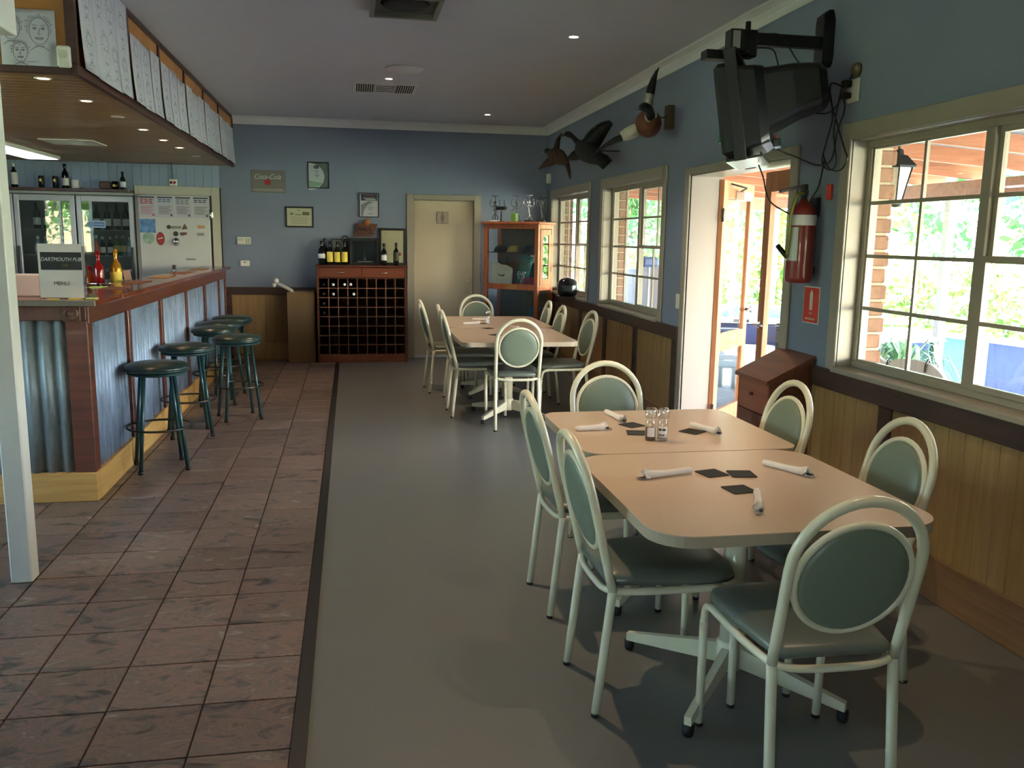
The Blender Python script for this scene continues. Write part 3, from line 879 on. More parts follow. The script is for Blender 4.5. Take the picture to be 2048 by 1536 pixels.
# ================================================================ BAR COUNTER
bar = thing('bar_counter', 'L-shaped bar with corrugated iron panels, redwood posts and a timber top', 'bar', (-1.475, 5.24, 0))
BXF, BYF, BE = -1.475, 5.24, 10.82
b = at(bar); b.box(-3.3, BXF - .05, BYF + .05, BYF + .45, 0, 1.135).box(BXF - .30, BXF - .05, BYF + .45, BE, 0, 1.135)
b.obj('carcass', M_rackdark, bar)
def corr(parent, axis, u0, u1, z0, z1, pos, mat, pitch=.076, amp=.0125):
    b = at(parent); n = max(4, int((u1 - u0) / pitch * 8)); vs_ = []; fs = []
    for k, off in enumerate((0, -.003)):
        for i in range(n + 1):
            u = u0 + (u1 - u0) * i / n; d = amp * math.sin(2 * PI * (u - u0) / pitch) + off
            for z in (z0, z1):
                vs_.append((u, pos - d, z) if axis == 'S' else (pos + d, u, z))
    N = (n + 1) * 2
    for i in range(n):
        a = i * 2
        q = (a, a + 2, a + 3, a + 1)
        fs.append(q if axis == 'S' else q); fs.append(tuple(v + N for v in q)[::-1])
        fs.append((a, a + N, a + 2 + N, a + 2)); fs.append((a + 1, a + 3, a + 3 + N, a + 1 + N))
    b.add(vs_, fs, True)
    return b.obj('corrugated_panel', mat, parent)
bp = [5.335, 6.15, 6.22, 7.19, 7.25, 8.26, 8.32, 9.30, 9.36, 10.28, 10.34, 10.76]
for a, c in zip(bp[::2], bp[1::2]):
    corr(bar, 'E', a, c, .165, 1.045, BXF - .024, M_iron_daylit, pitch=.076)
for a, c in zip(bp[1::2], bp[2::2]):
    at(bar).bbox(BXF - .045, BXF + .004, a, c, .17, 1.04, .004).obj('bar_post', M_redwood, bar)
at(bar).bbox(BXF - .045, BXF + .004, 10.76, BE, .17, 1.04, .004).obj('bar_post', M_redwood, bar)
at(bar).bbox(BXF - .118, BXF, BYF, BYF + .095, .17, 1.055, .005).obj('corner_post', M_redwood, bar)
M_redwoodx = wood('bar_redwood_face', col(84, 52, 40), col(112, 76, 60), (14, 14, 1.2), .5, .05)
corr(bar, 'S', -2.62, BXF - .118, .165, 1.052, BYF + .024, M_iron, pitch=.088, amp=.016)
corr(bar, 'S', -3.3, -2.72, .165, 1.052, BYF + .024, M_iron)
at(bar).bbox(-2.72, -2.62, BYF, BYF + .05, .17, 1.052, .004).obj('bar_post', M_redwoodx, bar)
at(bar).bbox(-3.3, BXF - .003, BYF - .006, BYF + .04, 1.055, 1.137, .004).obj('frieze', M_redwoodx, bar)
at(bar).bbox(BXF - .04, BXF + .010, BYF + .003, BE, 1.035, 1.137, .004).obj('frieze', M_redwood, bar)
rs = at(bar); rs.bbox(BXF - .125, BXF - .03, BYF - .014, BYF - .004, 1.050, 1.140, .004)
rs.lathe([(.001, -.030), (.010, -.030), (.014, -.020), (.022, -.018), (.026, -.024), (.033, -.024), (.038, -.016), (.042, -.010), (.001, -.010)], 28, c=(BXF - .077, BYF - .002, 1.095), axis='Y')
rs.obj('rosette', M_redwoodx, bar)
at(bar).bbox(-3.3, BXF + .006, BYF - .022, BYF + .03, 0, .170, .004).obj('kickboard', M_kick, bar)
at(bar).bbox(BXF - .03, BXF + .008, BYF + .03, 6.0, 0, .170, .003).obj('kickboard', M_kick, bar)
at(bar).bbox(BXF - .03, BXF + .008, 6.003, 8.1, 0, .170, .003).obj('kickboard', M_kick, bar)
at(bar).bbox(BXF - .03, BXF + .008, 8.103, BE, 0, .170, .003).obj('kickboard', M_kick, bar)
at(bar).bbox(-3.3, -1.412, 5.195, 5.80, 1.138, 1.172, .006).obj('bar_top', M_bartop, bar)
at(bar).bbox(-1.75, -1.412, 5.80, 10.86, 1.138, 1.172, .006).obj('bar_top', M_bartop, bar)
at(bar).bbox(-3.3, -1.414, 5.188, 5.196, 1.140, 1.171, .002).obj('metal_edge', plain('dull_edge', col(112, 108, 98), .4, metal=.4), bar)
# back counter inside the bar
bc = thing('back_counter', 'low dark service counter behind the bar, below its raised top', 'counter', (-2.1, 7, 0))
at(bc).box(-2.15, BXF - .31, 5.75, BE, 0, .86).obj('carcass', M_rackdark, bc)
at(bc).bbox(-2.18, BXF - .302, 5.74, BE, .86, .90, .004).obj('worktop', M_bartop, bc)

# ---------------------------------------------------------------- things on the bar
mh = thing('menu_holder', 'clear acrylic menu stand on the near end of the bar', 'menu stand', (-1.625, 5.36, 1.172))
mx0, mx1, my = -1.742, -1.505, 5.33
b = at(mh); b.box(mx0, mx1, my, my + .003, 1.174, 1.485); b.box(mx0, mx1, my + .006, my + .009, 1.174, 1.485); b.box(mx0, mx1, my, my + .11, 1.172, 1.175)
b.box(mx1, mx1 + .003, my, my + .09, 1.174, 1.47)
b.obj('acrylic_case', M_acryl, mh)
at(mh).box(mx0 + .003, mx1 - .003, my + .0035, my + .0055, 1.178, 1.482).obj('card', plain('menu_card', col(240, 236, 228), .6), mh)
at(mh).box(mx0 + .016, mx1 - .004, my + .0028, my + .0034, 1.335, 1.435).obj('header_band', plain('menu_black', col(34, 36, 36), .5), mh)
M_txtw = plain('print_white', col(205, 205, 200), .6); M_txtk = plain('print_black', col(50, 50, 50), .6); M_txtg = plain('print_gold', col(120, 104, 52), .6)
lettering('DARTMOUTH PUB', .030, 'S', (-1.618, my - .0006, 1.394), M_txtw, mh, shear=.3, squash=.86)
lettering('Cafe', .020, 'S', (-1.60, my - .0006, 1.362), M_txtg, mh, shear=.3)
lettering('MENU', .030, 'S', (-1.622, my - .0006, 1.258), M_txtk, mh)
mb = thing('menu_box', 'pale pink acrylic leaflet box standing left of the menu stand on the bar', 'leaflet box', (-1.83, 5.62, 1.172))
b = at(mb); b.bbox(-1.99, -1.77, 5.50, 5.64, 1.173, 1.30, .006); b.obj('body', plain('pink_plastic', col(206, 172, 158), .25), mb)
CARD = [(-1.548, 5.315, .07, .05, 'labely', 'yellow and white bar coaster at the near corner of the bar'), (-1.655, 5.27, .06, .03, 'labely', 'yellow card edge in front of the menu stand'),
        (-1.465, 5.33, .055, .07, 'lime', 'lime green coaster at the very corner of the bar top'), (-1.735, 6.45, .10, .16, 'lime', 'yellow green coaster at the inner edge past the menu stand'),
        (-1.60, 6.36, .12, .22, 'mat', 'reddish bar mat nearest the camera on the long bar top'), (-1.62, 7.1, .14, .40, 'mat', 'second reddish bar mat along the long bar top'),
        (-1.62, 8.0, .14, .40, 'mat2', 'tan bar towel halfway along the long bar top'), (-1.62, 8.9, .14, .45, 'mat', 'reddish bar mat beyond the tan towel on the bar'),
        (-1.60, 9.8, .14, .40, 'mat2', 'tan bar towel toward the far end of the bar')]
CM = {'labely': M_labely, 'lime': plain('lime', col(190, 214, 120), .6), 'mat': plain('bar_mat', col(128, 78, 56), .7, var=.2, vscale=20), 'mat2': plain('bar_towel', col(160, 124, 76), .8, var=.2, vscale=20)}
for x, y, w, l, m, lb in CARD:
    b = B(); b.bbox(-w / 2, w / 2, -l / 2, l / 2, 0, .004, .001)
    o = b.obj('bar_mat' if m.startswith('mat') else 'drink_coaster', CM[m], None, label=lb, cat='bar mat' if m.startswith('mat') else 'coaster', loc=(x, y, 1.1725))
def bottle(b, x, y, z, h=.30, r=.037, neck=.014):
    b.lathe([(.001, 0), (r * .93, 0), (r, .006), (r, h * .58), (r * .85, h * .66), (r * .45, h * .74), (neck, h * .80), (neck, h * .97), (neck * 1.15, h * .975), (neck * 1.15, h), (.001, h)], 18, c=(x, y, z))
def make_bottle(name, label, loc, h, r, glass, labelm=None, capm=None, l0=.2, l1=.5, group=None, cat='bottle', neckr=.014):
    t = thing(name, label, cat, loc, 0, group)
    b = B(); bottle(b, 0, 0, 0, h, r, neckr); b.obj('glass_body', glass, t)
    if labelm: B().lathe([(r + .0006, h * l0), (r + .0012, h * l0 + .001), (r + .0012, h * l1), (r + .0006, h * l1 + .001)], 18, cap=False).obj('paper_label', labelm, t)
    if capm: B().lathe([(neckr * 1.2, h * .86), (neckr * 1.25, h * .87), (neckr * 1.25, h + .002), (.001, h + .004)], 14, cap=False).obj('cap', capm, t)
    return t
make_bottle('liqueur_bottle', 'tall red bottle standing behind the bar right of the menu stand', (-1.985, 7.45, 1.06), .34, .040, M_redglass, None, M_redglass)
make_bottle('liqueur_bottle', 'gold and amber bottle with a gold neck behind the bar', (-1.88, 7.55, 1.06), .35, .044, M_gold, M_labely, M_gold)
make_bottle('liqueur_bottle', 'short orange bottle left of the tall red bottle', (-2.07, 7.5, 1.06), .22, .036, plain('orange_glass', col(150, 60, 24), .15), None, M_redglass)
t = thing('drip_tray', 'shiny steel speed rail holding the red and gold bottles behind the bar', 'bottle rail', (-1.96, 7.52, .90))
b = B(); b.bbox(-.16, .16, -.11, .11, .135, .158, .004)
for x in (-.14, .14):
    for y in (-.09, .09): b.cyl((x, y, 0), (x, y, .135), .008, 8)
b.obj('stand', M_steel, t)
for i in range(9):
    a = i * .7; B().tube([(-.15 + i * .037, -.112, .16), (-.15 + i * .037, -.118, .24 + .01 * math.sin(a * 3))], .006, 6).obj('wire', M_chrome, t)
B().tube([(-.16, -.118, .245), (.16, -.118, .245)], .006, 6).obj('wire', M_chrome, t)
t = thing('card_stand', 'narrow upright pink price card right of the gold bottle', 'price card', (-1.77, 7.62, .90))
B().bbox(-.032, .032, -.02, .02, 0, .02, .004).obj('base', M_chrome, t)
B(Matrix.Rotation(R(-8), 4, 'Y')).bbox(-.028, .028, -.002, .002, .02, .35, .001).obj('card', plain('pink_card', col(196, 164, 160), .6), t)
make_bottle('sauce_bottle', 'small clear bottle with black cap at the far end of the bar', (-1.80, 9.5, .90), .325, .040, plain('clear_bottle', col(190, 195, 196), .1), M_labelw, M_black, .2, .5)

# ================================================================ FRIDGES, SHELF, COOLROOM
fr = thing('display_fridge', 'long glass-door drinks fridge built into the wall behind the bar', 'fridge', (-3.6, YF, 0))
FY = YF - .02
b = at(fr); b.box(-4.70, -4.66, YF + .0, YF + .75, .08, 2.0).box(-2.57, -2.53, YF, YF + .75, .08, 2.0).box(-4.66, -2.57, YF, YF + .75, .08, .12).box(-4.66, -2.57, YF, YF + .75, 1.96, 2.0).box(-4.66, -2.57, YF + .72, YF + .75, .12, 1.96)
b.obj('liner', plain('fridge_liner', col(120, 126, 128), .6), fr)
for z in (.50, .88, 1.27, 1.58):
    at(fr).box(-4.64, -2.58, YF + .12, YF + .62, z - .006, z).obj('shelf', plain('wire_shelf_%d' % int(z * 100), col(150, 160, 160), .4), fr)
M_alub = plain('fridge_frame', col(192, 198, 206), .35, metal=.15)
for (a, c) in ((-4.50, -3.855), (-3.84, -3.185), (-3.165, -2.535)):
    dr = thing('fridge_door', None, None); dr.parent = fr
    dd = Vector(fr.location)
    def L(): return B(Matrix.Translation(-dd))
    z0, z1, st = .10, 1.975, .052
    fb = L(); y0, y1 = YF - .045, YF - .005
    fb.bbox(a, a + st, y0, y1, z0, z1, .004).bbox(c - st, c, y0, y1, z0, z1, .004).bbox(a + st, c - st, y0, y1, z0, z0 + .1, .004).bbox(a + st, c - st, y0, y1, z1 - .07, z1, .004)
    fb.obj('door_frame', M_alub, dr)
    L().box(a + st, c - st, y0 + .015, y0 + .021, z0 + .1, z1 - .07).obj('door_glass', M_fglass, dr)
    hb = L(); hx = (c - .030) if a > -3.5 else (a + .028 if a < -3.5 and a > -4 else c - .03)
    hb.bbox(hx - .014, hx + .014, y0 - .028, y0, .93, 1.38, .006); hb.obj('door_handle', M_alud, dr)
st_ = at(fr); st_.box(-3.05, -2.855, YF - .032, YF - .0305, 1.60, 1.685); st_.obj('door_sticker', plain('sticker_blue', col(160, 190, 215), .5), fr)
g = at(fr); g.lathe([(.016, -.0335), (.024, -.0335)], 16, c=(-3.02, YF, 1.643), axis='Y', cap=False)
for zz in (1.658, 1.628):
    for k in range(7): g.box(-2.985 + k * .017, -2.973 + k * .017, YF - .034, YF - .0325, zz - .008, zz + .008)
g.obj('sticker_print', plain('sticker_print', col(50, 90, 150), .5), fr)
# drinks in the fridge: every bottle and can its own thing
proto = {}
def stock(kind, x, y, z, label):
    g = 'drinks standing on the fridge shelves'
    if kind not in proto:
        if kind == 'wine': t = make_bottle('wine_bottle', label, (x, y, z), .31, .040, M_bottleg, M_labelw, M_black, .15, .42, g)
        elif kind == 'beer': t = make_bottle('beer_bottle', label, (x, y, z), .225, .031, M_bottle, M_labelw, M_foil, .15, .45, g, neckr=.012)
        elif kind == 'green': t = make_bottle('beer_bottle', label, (x, y, z), .24, .034, plain('green_glass', col(50, 110, 40), .1), M_labely, M_foil, .2, .5, g)
        elif kind == 'orange': t = make_bottle('juice_bottle', label, (x, y, z), .24, .034, plain('orange_drink', col(205, 96, 40), .2), None, M_white, group=g)
        else: t = make_bottle('water_bottle', label, (x, y, z), .22, .034, plain('pale_drink', col(150, 176, 190), .2), M_labelw, M_white, .2, .5, g)
        proto[kind] = t; return t
    return dup(proto[kind], (x, y, z), 0, label, g)
LB = {'wine': 'dark green wine bottle', 'beer': 'small brown beer bottle', 'green': 'bright green glass bottle', 'orange': 'bright orange juice bottle', 'water': 'pale clear drink bottle'}
SH = {1.58: 'top', 1.27: 'second', .88: 'third'}
ODN = ['leftmost', 'second from the left', 'third from the left', 'fourth from the left', 'fifth from the left', 'sixth from the left', 'seventh from the left']
for door, x0 in (('right', -3.08), ('middle', -3.74)):
    for z, kinds in ((1.581, ['wine'] * 4), (1.271, ['orange', 'beer', 'beer', 'green', 'green', 'water'] if door == 'right' else ['water'] * 5), (.881, ['beer'] * 5)):
        w = .46
        for i, k in enumerate(kinds):
            x = x0 + (i + .5) * w / len(kinds) + random.uniform(-.008, .008)
            stock(k, x, YF + .22 + random.uniform(-.02, .03), z, '%s, %s on the %s shelf, %s fridge door' % (LB[k], ODN[i], SH[round(z - .001, 2)], door))
sh = thing('bottle_shelf', 'long dark timber shelf above the fridge doors', 'shelf', (-3.6, YF - .15, 2.02))
b = at(sh); b.bbox(-4.9, -2.52, YF - .26, YF - .002, 2.012, 2.044, .004); b.obj('board', M_rail, sh)
b = at(sh); b.box(-4.9, -2.52, YF - .05, YF - .002, 1.985, 2.012); b.obj('cleat', M_alub, sh)
SY, SZ = YF - .12, 2.0445
make_bottle('spirit_bottle', 'dark bottle with white label at the left end of the high shelf', (-3.785, SY, SZ), .27, .036, M_bottle, M_label, M_white, .12, .62)
make_bottle('wine_bottle', 'tall dark wine bottle beside the white mug on the high shelf', (-3.24, SY, SZ), .275, .038, M_bottle, M_label, M_bottleg, .12, .42)
make_bottle('beer_bottle', 'small dark beer bottle at the right end of the high shelf', (-2.615, SY, SZ), .205, .030, M_bottle, M_labelw, M_black, .15, .45, neckr=.012)
for x, lb in ((-3.50, 'black can with a cream crest, left one of the pair on the shelf'), (-3.35, 'black can with a cream crest, right one of the pair on the shelf')):
    t = thing('drink_can', lb, 'can', (x, SY, SZ), 0, 'black cans on the high shelf')
    B().lathe([(.001, 0), (.024, 0), (.031, .006), (.031, .128), (.026, .138), (.001, .138)], 20).obj('body', M_canb, t)
    B().lathe([(.0265, .1385), (.027, .141), (.024, .1395)], 20, cap=False).obj('rim', M_foil, t)
    c_ = B(); c_.ball((0, -.0305, .088), .012, 1, .15, 1.5); c_.obj('crest', M_labely, t)
t = thing('coffee_mug', 'white mug beside the tall wine bottle on the high shelf', 'mug', (-3.135, SY, SZ))
B().lathe([(.001, 0), (.036, 0), (.040, .004), (.040, .10), (.037, .10), (.036, .006), (.001, .006)], 24, cap=False).obj('body', M_white, t)
B().tube([(.038, 0, .02), (.06, 0, .03), (.066, 0, .05), (.06, 0, .07), (.038, 0, .08)], .005, 8).obj('handle', M_white, t)
t = thing('brown_box', 'small brown carved block on the high shelf', 'box', (-2.805, SY, SZ))
B().bbox(-.065, .065, -.04, .04, 0, .092, .015).obj('block', plain('brown_block', col(78, 58, 50), .6), t)
t = thing('drink_tin', 'dark short tin with a yellow mark near the right end of the shelf', 'tin', (-2.715 + .0, SY, SZ))
t.location.x = -2.70
B().lathe([(.001, 0), (.037, 0), (.037, .095), (.001, .095)], 22).obj('body', M_bottle, t)
c_ = B(); c_.ball((-.004, -.0365, .045), .02, 1, .15, .8); c_.obj('mark', M_labely, t)

# VJ boarding above the shelf and coolroom
vj = thing('wall_boarding', None, None, (-3.2, YF, 2.0), kind='structure')
x = XL
while x < -1.56:
    e = min(x + .1, -1.545)
    z0 = 2.045 if x < -2.53 else 2.10
    if x < -2.53 < e: e = -2.53
    at(vj).bbox(x + .0012, e - .0012, YF - .014, YF - .002, z0, BZ0, .002).obj('board', M_vj, vj)
    x = e
cr = thing('door_5', None, None, (-2.06, YF, 0), kind='structure')
for q in ((-2.515, -2.475, 0, 2.105), (-1.645, -1.548, 0, 2.105), (-2.475, -1.645, 2.0, 2.105)):
    at(cr).bbox(q[0], q[1], YF - .03, YF - .001, q[2], q[3], .004).obj('door_frame', M_coolframe, cr)
at(cr).bbox(-2.472, -1.665, YF - .085, YF - .031, .04, 1.998, .008).obj('door_leaf', M_cool, cr)
at(cr).box(-1.546, -1.538, YF - .03, YF - .001, 0, 2.1).obj('dark_edge', M_dark, cr)
b = at(cr); b.bbox(-1.665, -1.62, YF - .098, YF - .03, 1.74, 1.81, .004); b.cyl((-1.652, YF - .10, 1.71), (-1.652, YF - .10, 1.84), .012, 10); b.obj('hinge', M_chrome, cr)
b = at(cr); b.lathe([(.001, 0), (.045, 0), (.045, -.015), (.028, -.02), (.028, -.04), (.012, -.045), (.001, -.045)], 22, axis='Y', c=(-2.062, YF - .086, 1.452)); b.obj('latch_boss', M_chrome, cr)
PY = YF - .0875
def poster(name, label, x0, x1, z0, z1, mat, cat='poster', group=None):
    t = thing(name, label, cat, ((x0 + x1) / 2, PY, (z0 + z1) / 2), 0, group)
    at(t).box(x0, x1, PY - .001, PY + .0005, z0, z1).obj('sheet', mat, t); return t
M_post2 = plain('laminated_paper', col(196, 198, 206), .2)
hc = [plain('print_red', col(190, 60, 60), .5), plain('print_blue', col(90, 110, 150), .5), plain('print_grey', col(120, 130, 140), .5), plain('print_ink', col(70, 76, 90), .5)]
pl = ['laminated notice with red heading, leftmost at the top of the coolroom door', 'laminated notice with blue heading, second from the left on the coolroom door', 'laminated notice with grey heading, third from the left on the coolroom door', 'laminated notice with black heading, rightmost on the coolroom door']
for i in range(4):
    x0 = -2.462 + i * .203
    t = poster('notice', pl[i], x0, x0 + .193, 1.735, 1.988, M_post2, 'notice', 'notices across the top of the coolroom door')
    at(t).box(x0 + .008, x0 + .178, PY - .0018, PY - .0010, 1.962, 1.976).obj('header_band', M_txtk, t)
    g = at(t)
    for k in range(3 if i % 2 == 0 else 2):
        for w0 in range(3): g.box(x0 + .016 + w0 * .05, x0 + .016 + w0 * .05 + .042 - .006 * ((k + w0) % 2), PY - .0018, PY - .001, 1.938 - k * .022, 1.950 - k * .022)
    g.obj('heading', hc[i], t)
    g = at(t)
    for k in range(7):
        g.box(x0 + .02, x0 + .17 - .02 * (k % 3), PY - .0016, PY - .001, 1.862 - k * .014, 1.866 - k * .014)
    g.box(x0 + .15, x0 + .17, PY - .0016, PY - .001, 1.752, 1.772)
    g.obj('small_print', M_txtk if i else hc[0], t)
t = poster('tourist_map', 'blue and green pictorial leaflet under the leftmost notice', -2.462, -2.285, 1.555, 1.715, plain('leaflet_blue', col(96, 140, 190), .35, var=.5, vscale=16), 'leaflet')
t = thing('round_sticker', 'round pale green and blue sticker low on the coolroom door', 'sticker', (-2.37, PY, 1.49))
b = at(t); flat_poly(b, arc(-2.37, 1.49, .068, 0, 360, 24)[:-1], PY - .001); b.obj('disc', plain('sticker_green', col(150, 180, 160), .4, var=.4, vscale=20), t)
t = thing('oval_badge', 'red oval badge on the coolroom door', 'badge', (-2.235, PY, 1.485))
b = at(t); flat_poly(b, [(-2.235 + .046 * math.cos(a * PI / 12), 1.485 + .077 * math.sin(a * PI / 12)) for a in range(24)], PY - .002, .002); b.obj('rim', plain('badge_dark', col(70, 30, 28), .4), t)
b = at(t); flat_poly(b, [(-2.235 + .040 * math.cos(a * PI / 12), 1.485 + .070 * math.sin(a * PI / 12)) for a in range(24)], PY - .003, .001); b.obj('face', plain('badge_red', col(170, 54, 44), .4), t)
b = at(t); flat_poly(b, [(-2.265, 1.475), (-2.205, 1.49), (-2.205, 1.505), (-2.265, 1.49)], PY - .004, .001); b.obj('band', M_label, t)
mg = [(-2.135, 1.625, .024, .024, 'dark', 'small round dark magnet, first in the upper row on the coolroom door'), (-2.05, 1.622, .055, .022, 'grey', 'grey lettered magnet in the upper row on the coolroom door'), (-1.955, 1.632, .035, .036, 'brown', 'brown triangular magnet on the coolroom door'),
      (-1.765, 1.632, .04, .022, 'orange', 'orange magnet at the upper right of the coolroom door'), (-2.06, 1.545, .034, .030, 'dark', 'dark round magnet, left in the lower row on the coolroom door'), (-1.985, 1.545, .026, .026, 'dark2', 'dark small magnet in the middle of the lower row'),
      (-1.95, 1.55, .018, .022, 'red', 'small red magnet in the lower row on the coolroom door'), (-1.775, 1.545, .042, .022, 'grey', 'grey outlined magnet at the right of the lower row'), (-1.90, 1.245, .055, .016, 'grey', 'small grey printed label low on the coolroom door')]
mc = {'dark': col(70, 70, 66), 'dark2': col(90, 92, 86), 'grey': col(140, 144, 138), 'brown': col(110, 80, 70), 'orange': col(208, 158, 100), 'red': col(170, 90, 90)}
for x, z, w, h, c_, lb in mg:
    t = thing('fridge_magnet', lb, 'magnet', (x, PY, z), 0, 'magnets on the coolroom door')
    b = B()
    if 'round' in lb: flat_poly(b, arc(0, 0, h, 0, 360, 16)[:-1], -.003, .003)
    elif 'triang' in lb: flat_poly(b, [(-w, -h), (w, -h * .7), (0, h)], -.003, .003)
    else: b.bbox(-w, w, -.003, 0, -h * .7, h * .7, .001)
    b.obj('plate', MATS.get('mag_' + c_) or plain('mag_' + c_, mc[c_], .5), t)
t = thing('temperature_controller', 'small white box with red display above the coolroom door', 'controller', (-2.07, YF - .014, 2.15))
at(t).bbox(-2.115, -2.025, YF - .055, YF - .014, 2.108, 2.19, .006).obj('case', M_white, t)
at(t).box(-2.105, -2.04, YF - .0565, YF - .055, 2.135, 2.160).obj('window', M_dark, t)
lettering('0', .026, 'S', (-2.07, YF - .058, 2.147), plain('led_red', (1, .02, .02, 1), .5, emit=(1, .03, .05, 1), estr=1.2), t, name='digit')
at(t).tube([(-2.075, YF - .03, 2.19), (-2.085, YF - .022, 2.36)], .008, 8).obj('cable', plain('cable_blue', col(110, 126, 146), .5), t)
# ================================================================ FAR WALL THINGS
WY = YF - .001
def framed(name, label, x0, x1, z0, z1, fw_, fm, pm, cat='framed certificate', depth=.018, y=None, tilt=0):
    yy = WY if y is None else y
    t = thing(name, label, cat, ((x0 + x1) / 2, yy, (z0 + z1) / 2))
    b = at(t)
    b.bbox(x0, x0 + fw_, yy - depth, yy, z0, z1, .002).bbox(x1 - fw_, x1, yy - depth, yy, z0, z1, .002).bbox(x0 + fw_, x1 - fw_, yy - depth, yy, z0, z0 + fw_, .002).bbox(x0 + fw_, x1 - fw_, yy - depth, yy, z1 - fw_, z1, .002)
    b.obj('frame', fm, t)
    at(t).box(x0 + fw_, x1 - fw_, yy - depth * .5, yy - .002, z0 + fw_, z1 - fw_).obj('picture', pm, t)
    return t
fy = WY - .0105
# cola tin sign
t = thing('tin_sign', 'grey tin cola sign with white script and a red button on the far wall', 'sign', (-.975, WY, 2.19))
at(t).bbox(-1.175, -.775, WY - .010, WY, 2.06, 2.325, .003).obj('plate', plain('tin_grey', col(112, 108, 98), .5), t)
M_scr = plain('script_white', col(196, 196, 190), .5)
lettering('Coca-Cola', .085, 'S', (-.985, WY - .0115, 2.245), M_scr, t, shear=.35, squash=.86)
b = at(t); flat_poly(b, arc(-.985, 2.185, .036, 0, 360, 24)[:-1], WY - .0135, .002); b.obj('red_button', plain('button_red', col(160, 30, 40), .4), t)
b = at(t)
for k in range(18): b.box(-1.16 + k * .02, -1.146 + k * .02, WY - .0112, WY - .010, 2.092, 2.099)
b.box(-1.165, -.785, WY - .0112, WY - .010, 2.078, 2.081); b.obj('small_print', M_scr, t)
# portrait certificate with green foot
t = framed('framed_certificate', 'thin black framed certificate with pale green foot, highest on the far wall', -.505, -.25, 2.125, 2.44, .010, M_black, plain('cert_photo', col(86, 100, 92), .5, var=.3, vscale=9))
b = at(t); pts = [(-.494, 2.43)] + [(-.494 + .19 * math.sin(R(a)) * 1.0, 2.265 + .165 * math.cos(R(a))) for a in range(20, 181, 10)] + [(-.494, 2.137)]
flat_poly(b, pts, fy - .001); b.obj('white_field', plain('cert_white', col(176, 186, 186), .5), t)
b = at(t); flat_poly(b, [(-.494, 2.137), (-.40, 2.137), (-.355, 2.16), (-.335, 2.19), (-.494, 2.215)], fy - .002); b.obj('green_field', plain('cert_green', col(126, 156, 130), .5), t)
b = at(t); flat_poly(b, [(-.40 + .034 * math.cos(R(a)), 2.38 + .024 * math.sin(R(a))) for a in range(0, 360, 24)], fy - .003)
for k, (w, z) in enumerate(((.05, 2.33), (.03, 2.305), (.06, 2.282), (.03, 2.262))): b.box(-.395 - w / 2, -.395 + w / 2, fy - .0025, fy - .001, z - .003, z + .003)
b.obj('print', plain('cert_ink', col(80, 84, 84), .6), t)
# landscape certificate
t = framed('framed_certificate', 'landscape certificate in a thick black frame on the far wall', -.785, -.445, 1.645, 1.90, .020, M_black, plain('cert_cream', col(178, 178, 150), .5))
b = at(t)
b.box(-.725, -.69, fy - .001, fy, 1.80, 1.822)
for z, x0, x1, h in ((1.855, -.64, -.60, .004), (1.80, -.67, -.59, .005)): b.box(x0, x1, fy - .001, fy, z - h, z + h)
for k in range(6): b.box(-.72 + .01 * (k % 2), -.515, fy - .001, fy, 1.768 - k * .016, 1.771 - k * .016)
b.obj('print', plain('cert_ink2', col(104, 104, 88), .6), t)
b = at(t); b.box(-.58, -.495, fy - .001, fy, 1.795, 1.835); b.obj('photo_strip', plain('strip_green', col(84, 92, 60), .5), t)
# dark portrait award
t = framed('framed_award', 'portrait award with a dark heading in a thin black frame', .11, .355, 1.785, 2.085, .010, M_black, plain('award_bg', col(176, 178, 184), .5), 'framed certificate')
b = at(t); b.box(.135, .335, fy - .001, fy, 1.99, 2.072); b.obj('dark_heading', plain('award_dark', col(58, 56, 64), .5), t)
b = at(t); flat_poly(b, [(.135, 1.80)] + [(.16 + .13 * (1 - math.cos(R(a))), 1.80 + .165 * math.sin(R(a))) for a in range(0, 91, 10)] + [(.29, 1.97), (.23, 1.985), (.135, 1.94)], fy - .0008, .0006); b.obj('swirl', plain('award_grey', col(120, 122, 128), .5), t)
for zz, w0, w1, cc in ((2.052, .185, .285, col(130, 80, 84)), (2.020, .165, .305, col(150, 150, 150)), (2.004, .19, .31, col(196, 196, 198))):
    g = at(t); x_ = w0
    while x_ < w1: g.box(x_, x_ + .009, fy - .002, fy - .001, zz - .007, zz + .007); x_ += .013
    g.obj('heading', plain('award_%d' % int(zz * 1000), cc, .5), t)
b = at(t)
for z, w in ((1.93, .03), (1.905, .10), (1.885, .05), (1.83, .05)): b.box(.25 - w / 2, .25 + w / 2, fy - .002, fy - .001, z - .002, z + .002)
b.obj('print', M_txtk, t)
# thermostats
t = thing('thermostat', 'cream thermostat with a screen, upper one of two on the far wall', 'thermostat', (-1.285, WY, 1.475))
at(t).bbox(-1.365, -1.205, WY - .025, WY, 1.432, 1.52, .006).obj('case', M_white, t)
at(t).box(-1.355, -1.285, WY - .027, WY - .025, 1.475, 1.508).obj('screen', plain('screen_grey', col(190, 196, 186), .3), t)
for k in range(3):
    for q in range(2): at(t).box(-1.262 + q * .026, -1.243 + q * .026, WY - .028, WY - .025, 1.445 + k * .022, 1.459 + k * .022).obj('button', plain('btn_%d%d' % (k, q), col(150, 150, 138), .5), t)
t = thing('thermostat', 'small white thermostat, lower one of two on the far wall', 'thermostat', (-1.28, WY, 1.20))
at(t).bbox(-1.335, -1.225, WY - .028, WY, 1.165, 1.235, .006).obj('case', M_white, t)
at(t).box(-1.31, -1.25, WY - .03, WY - .028, 1.218, 1.222).obj('vent_slot', M_alud, t)
at(t).bbox(-1.29, -1.272, WY - .031, WY - .028, 1.205, 1.215, .001).obj('slider', M_black, t)

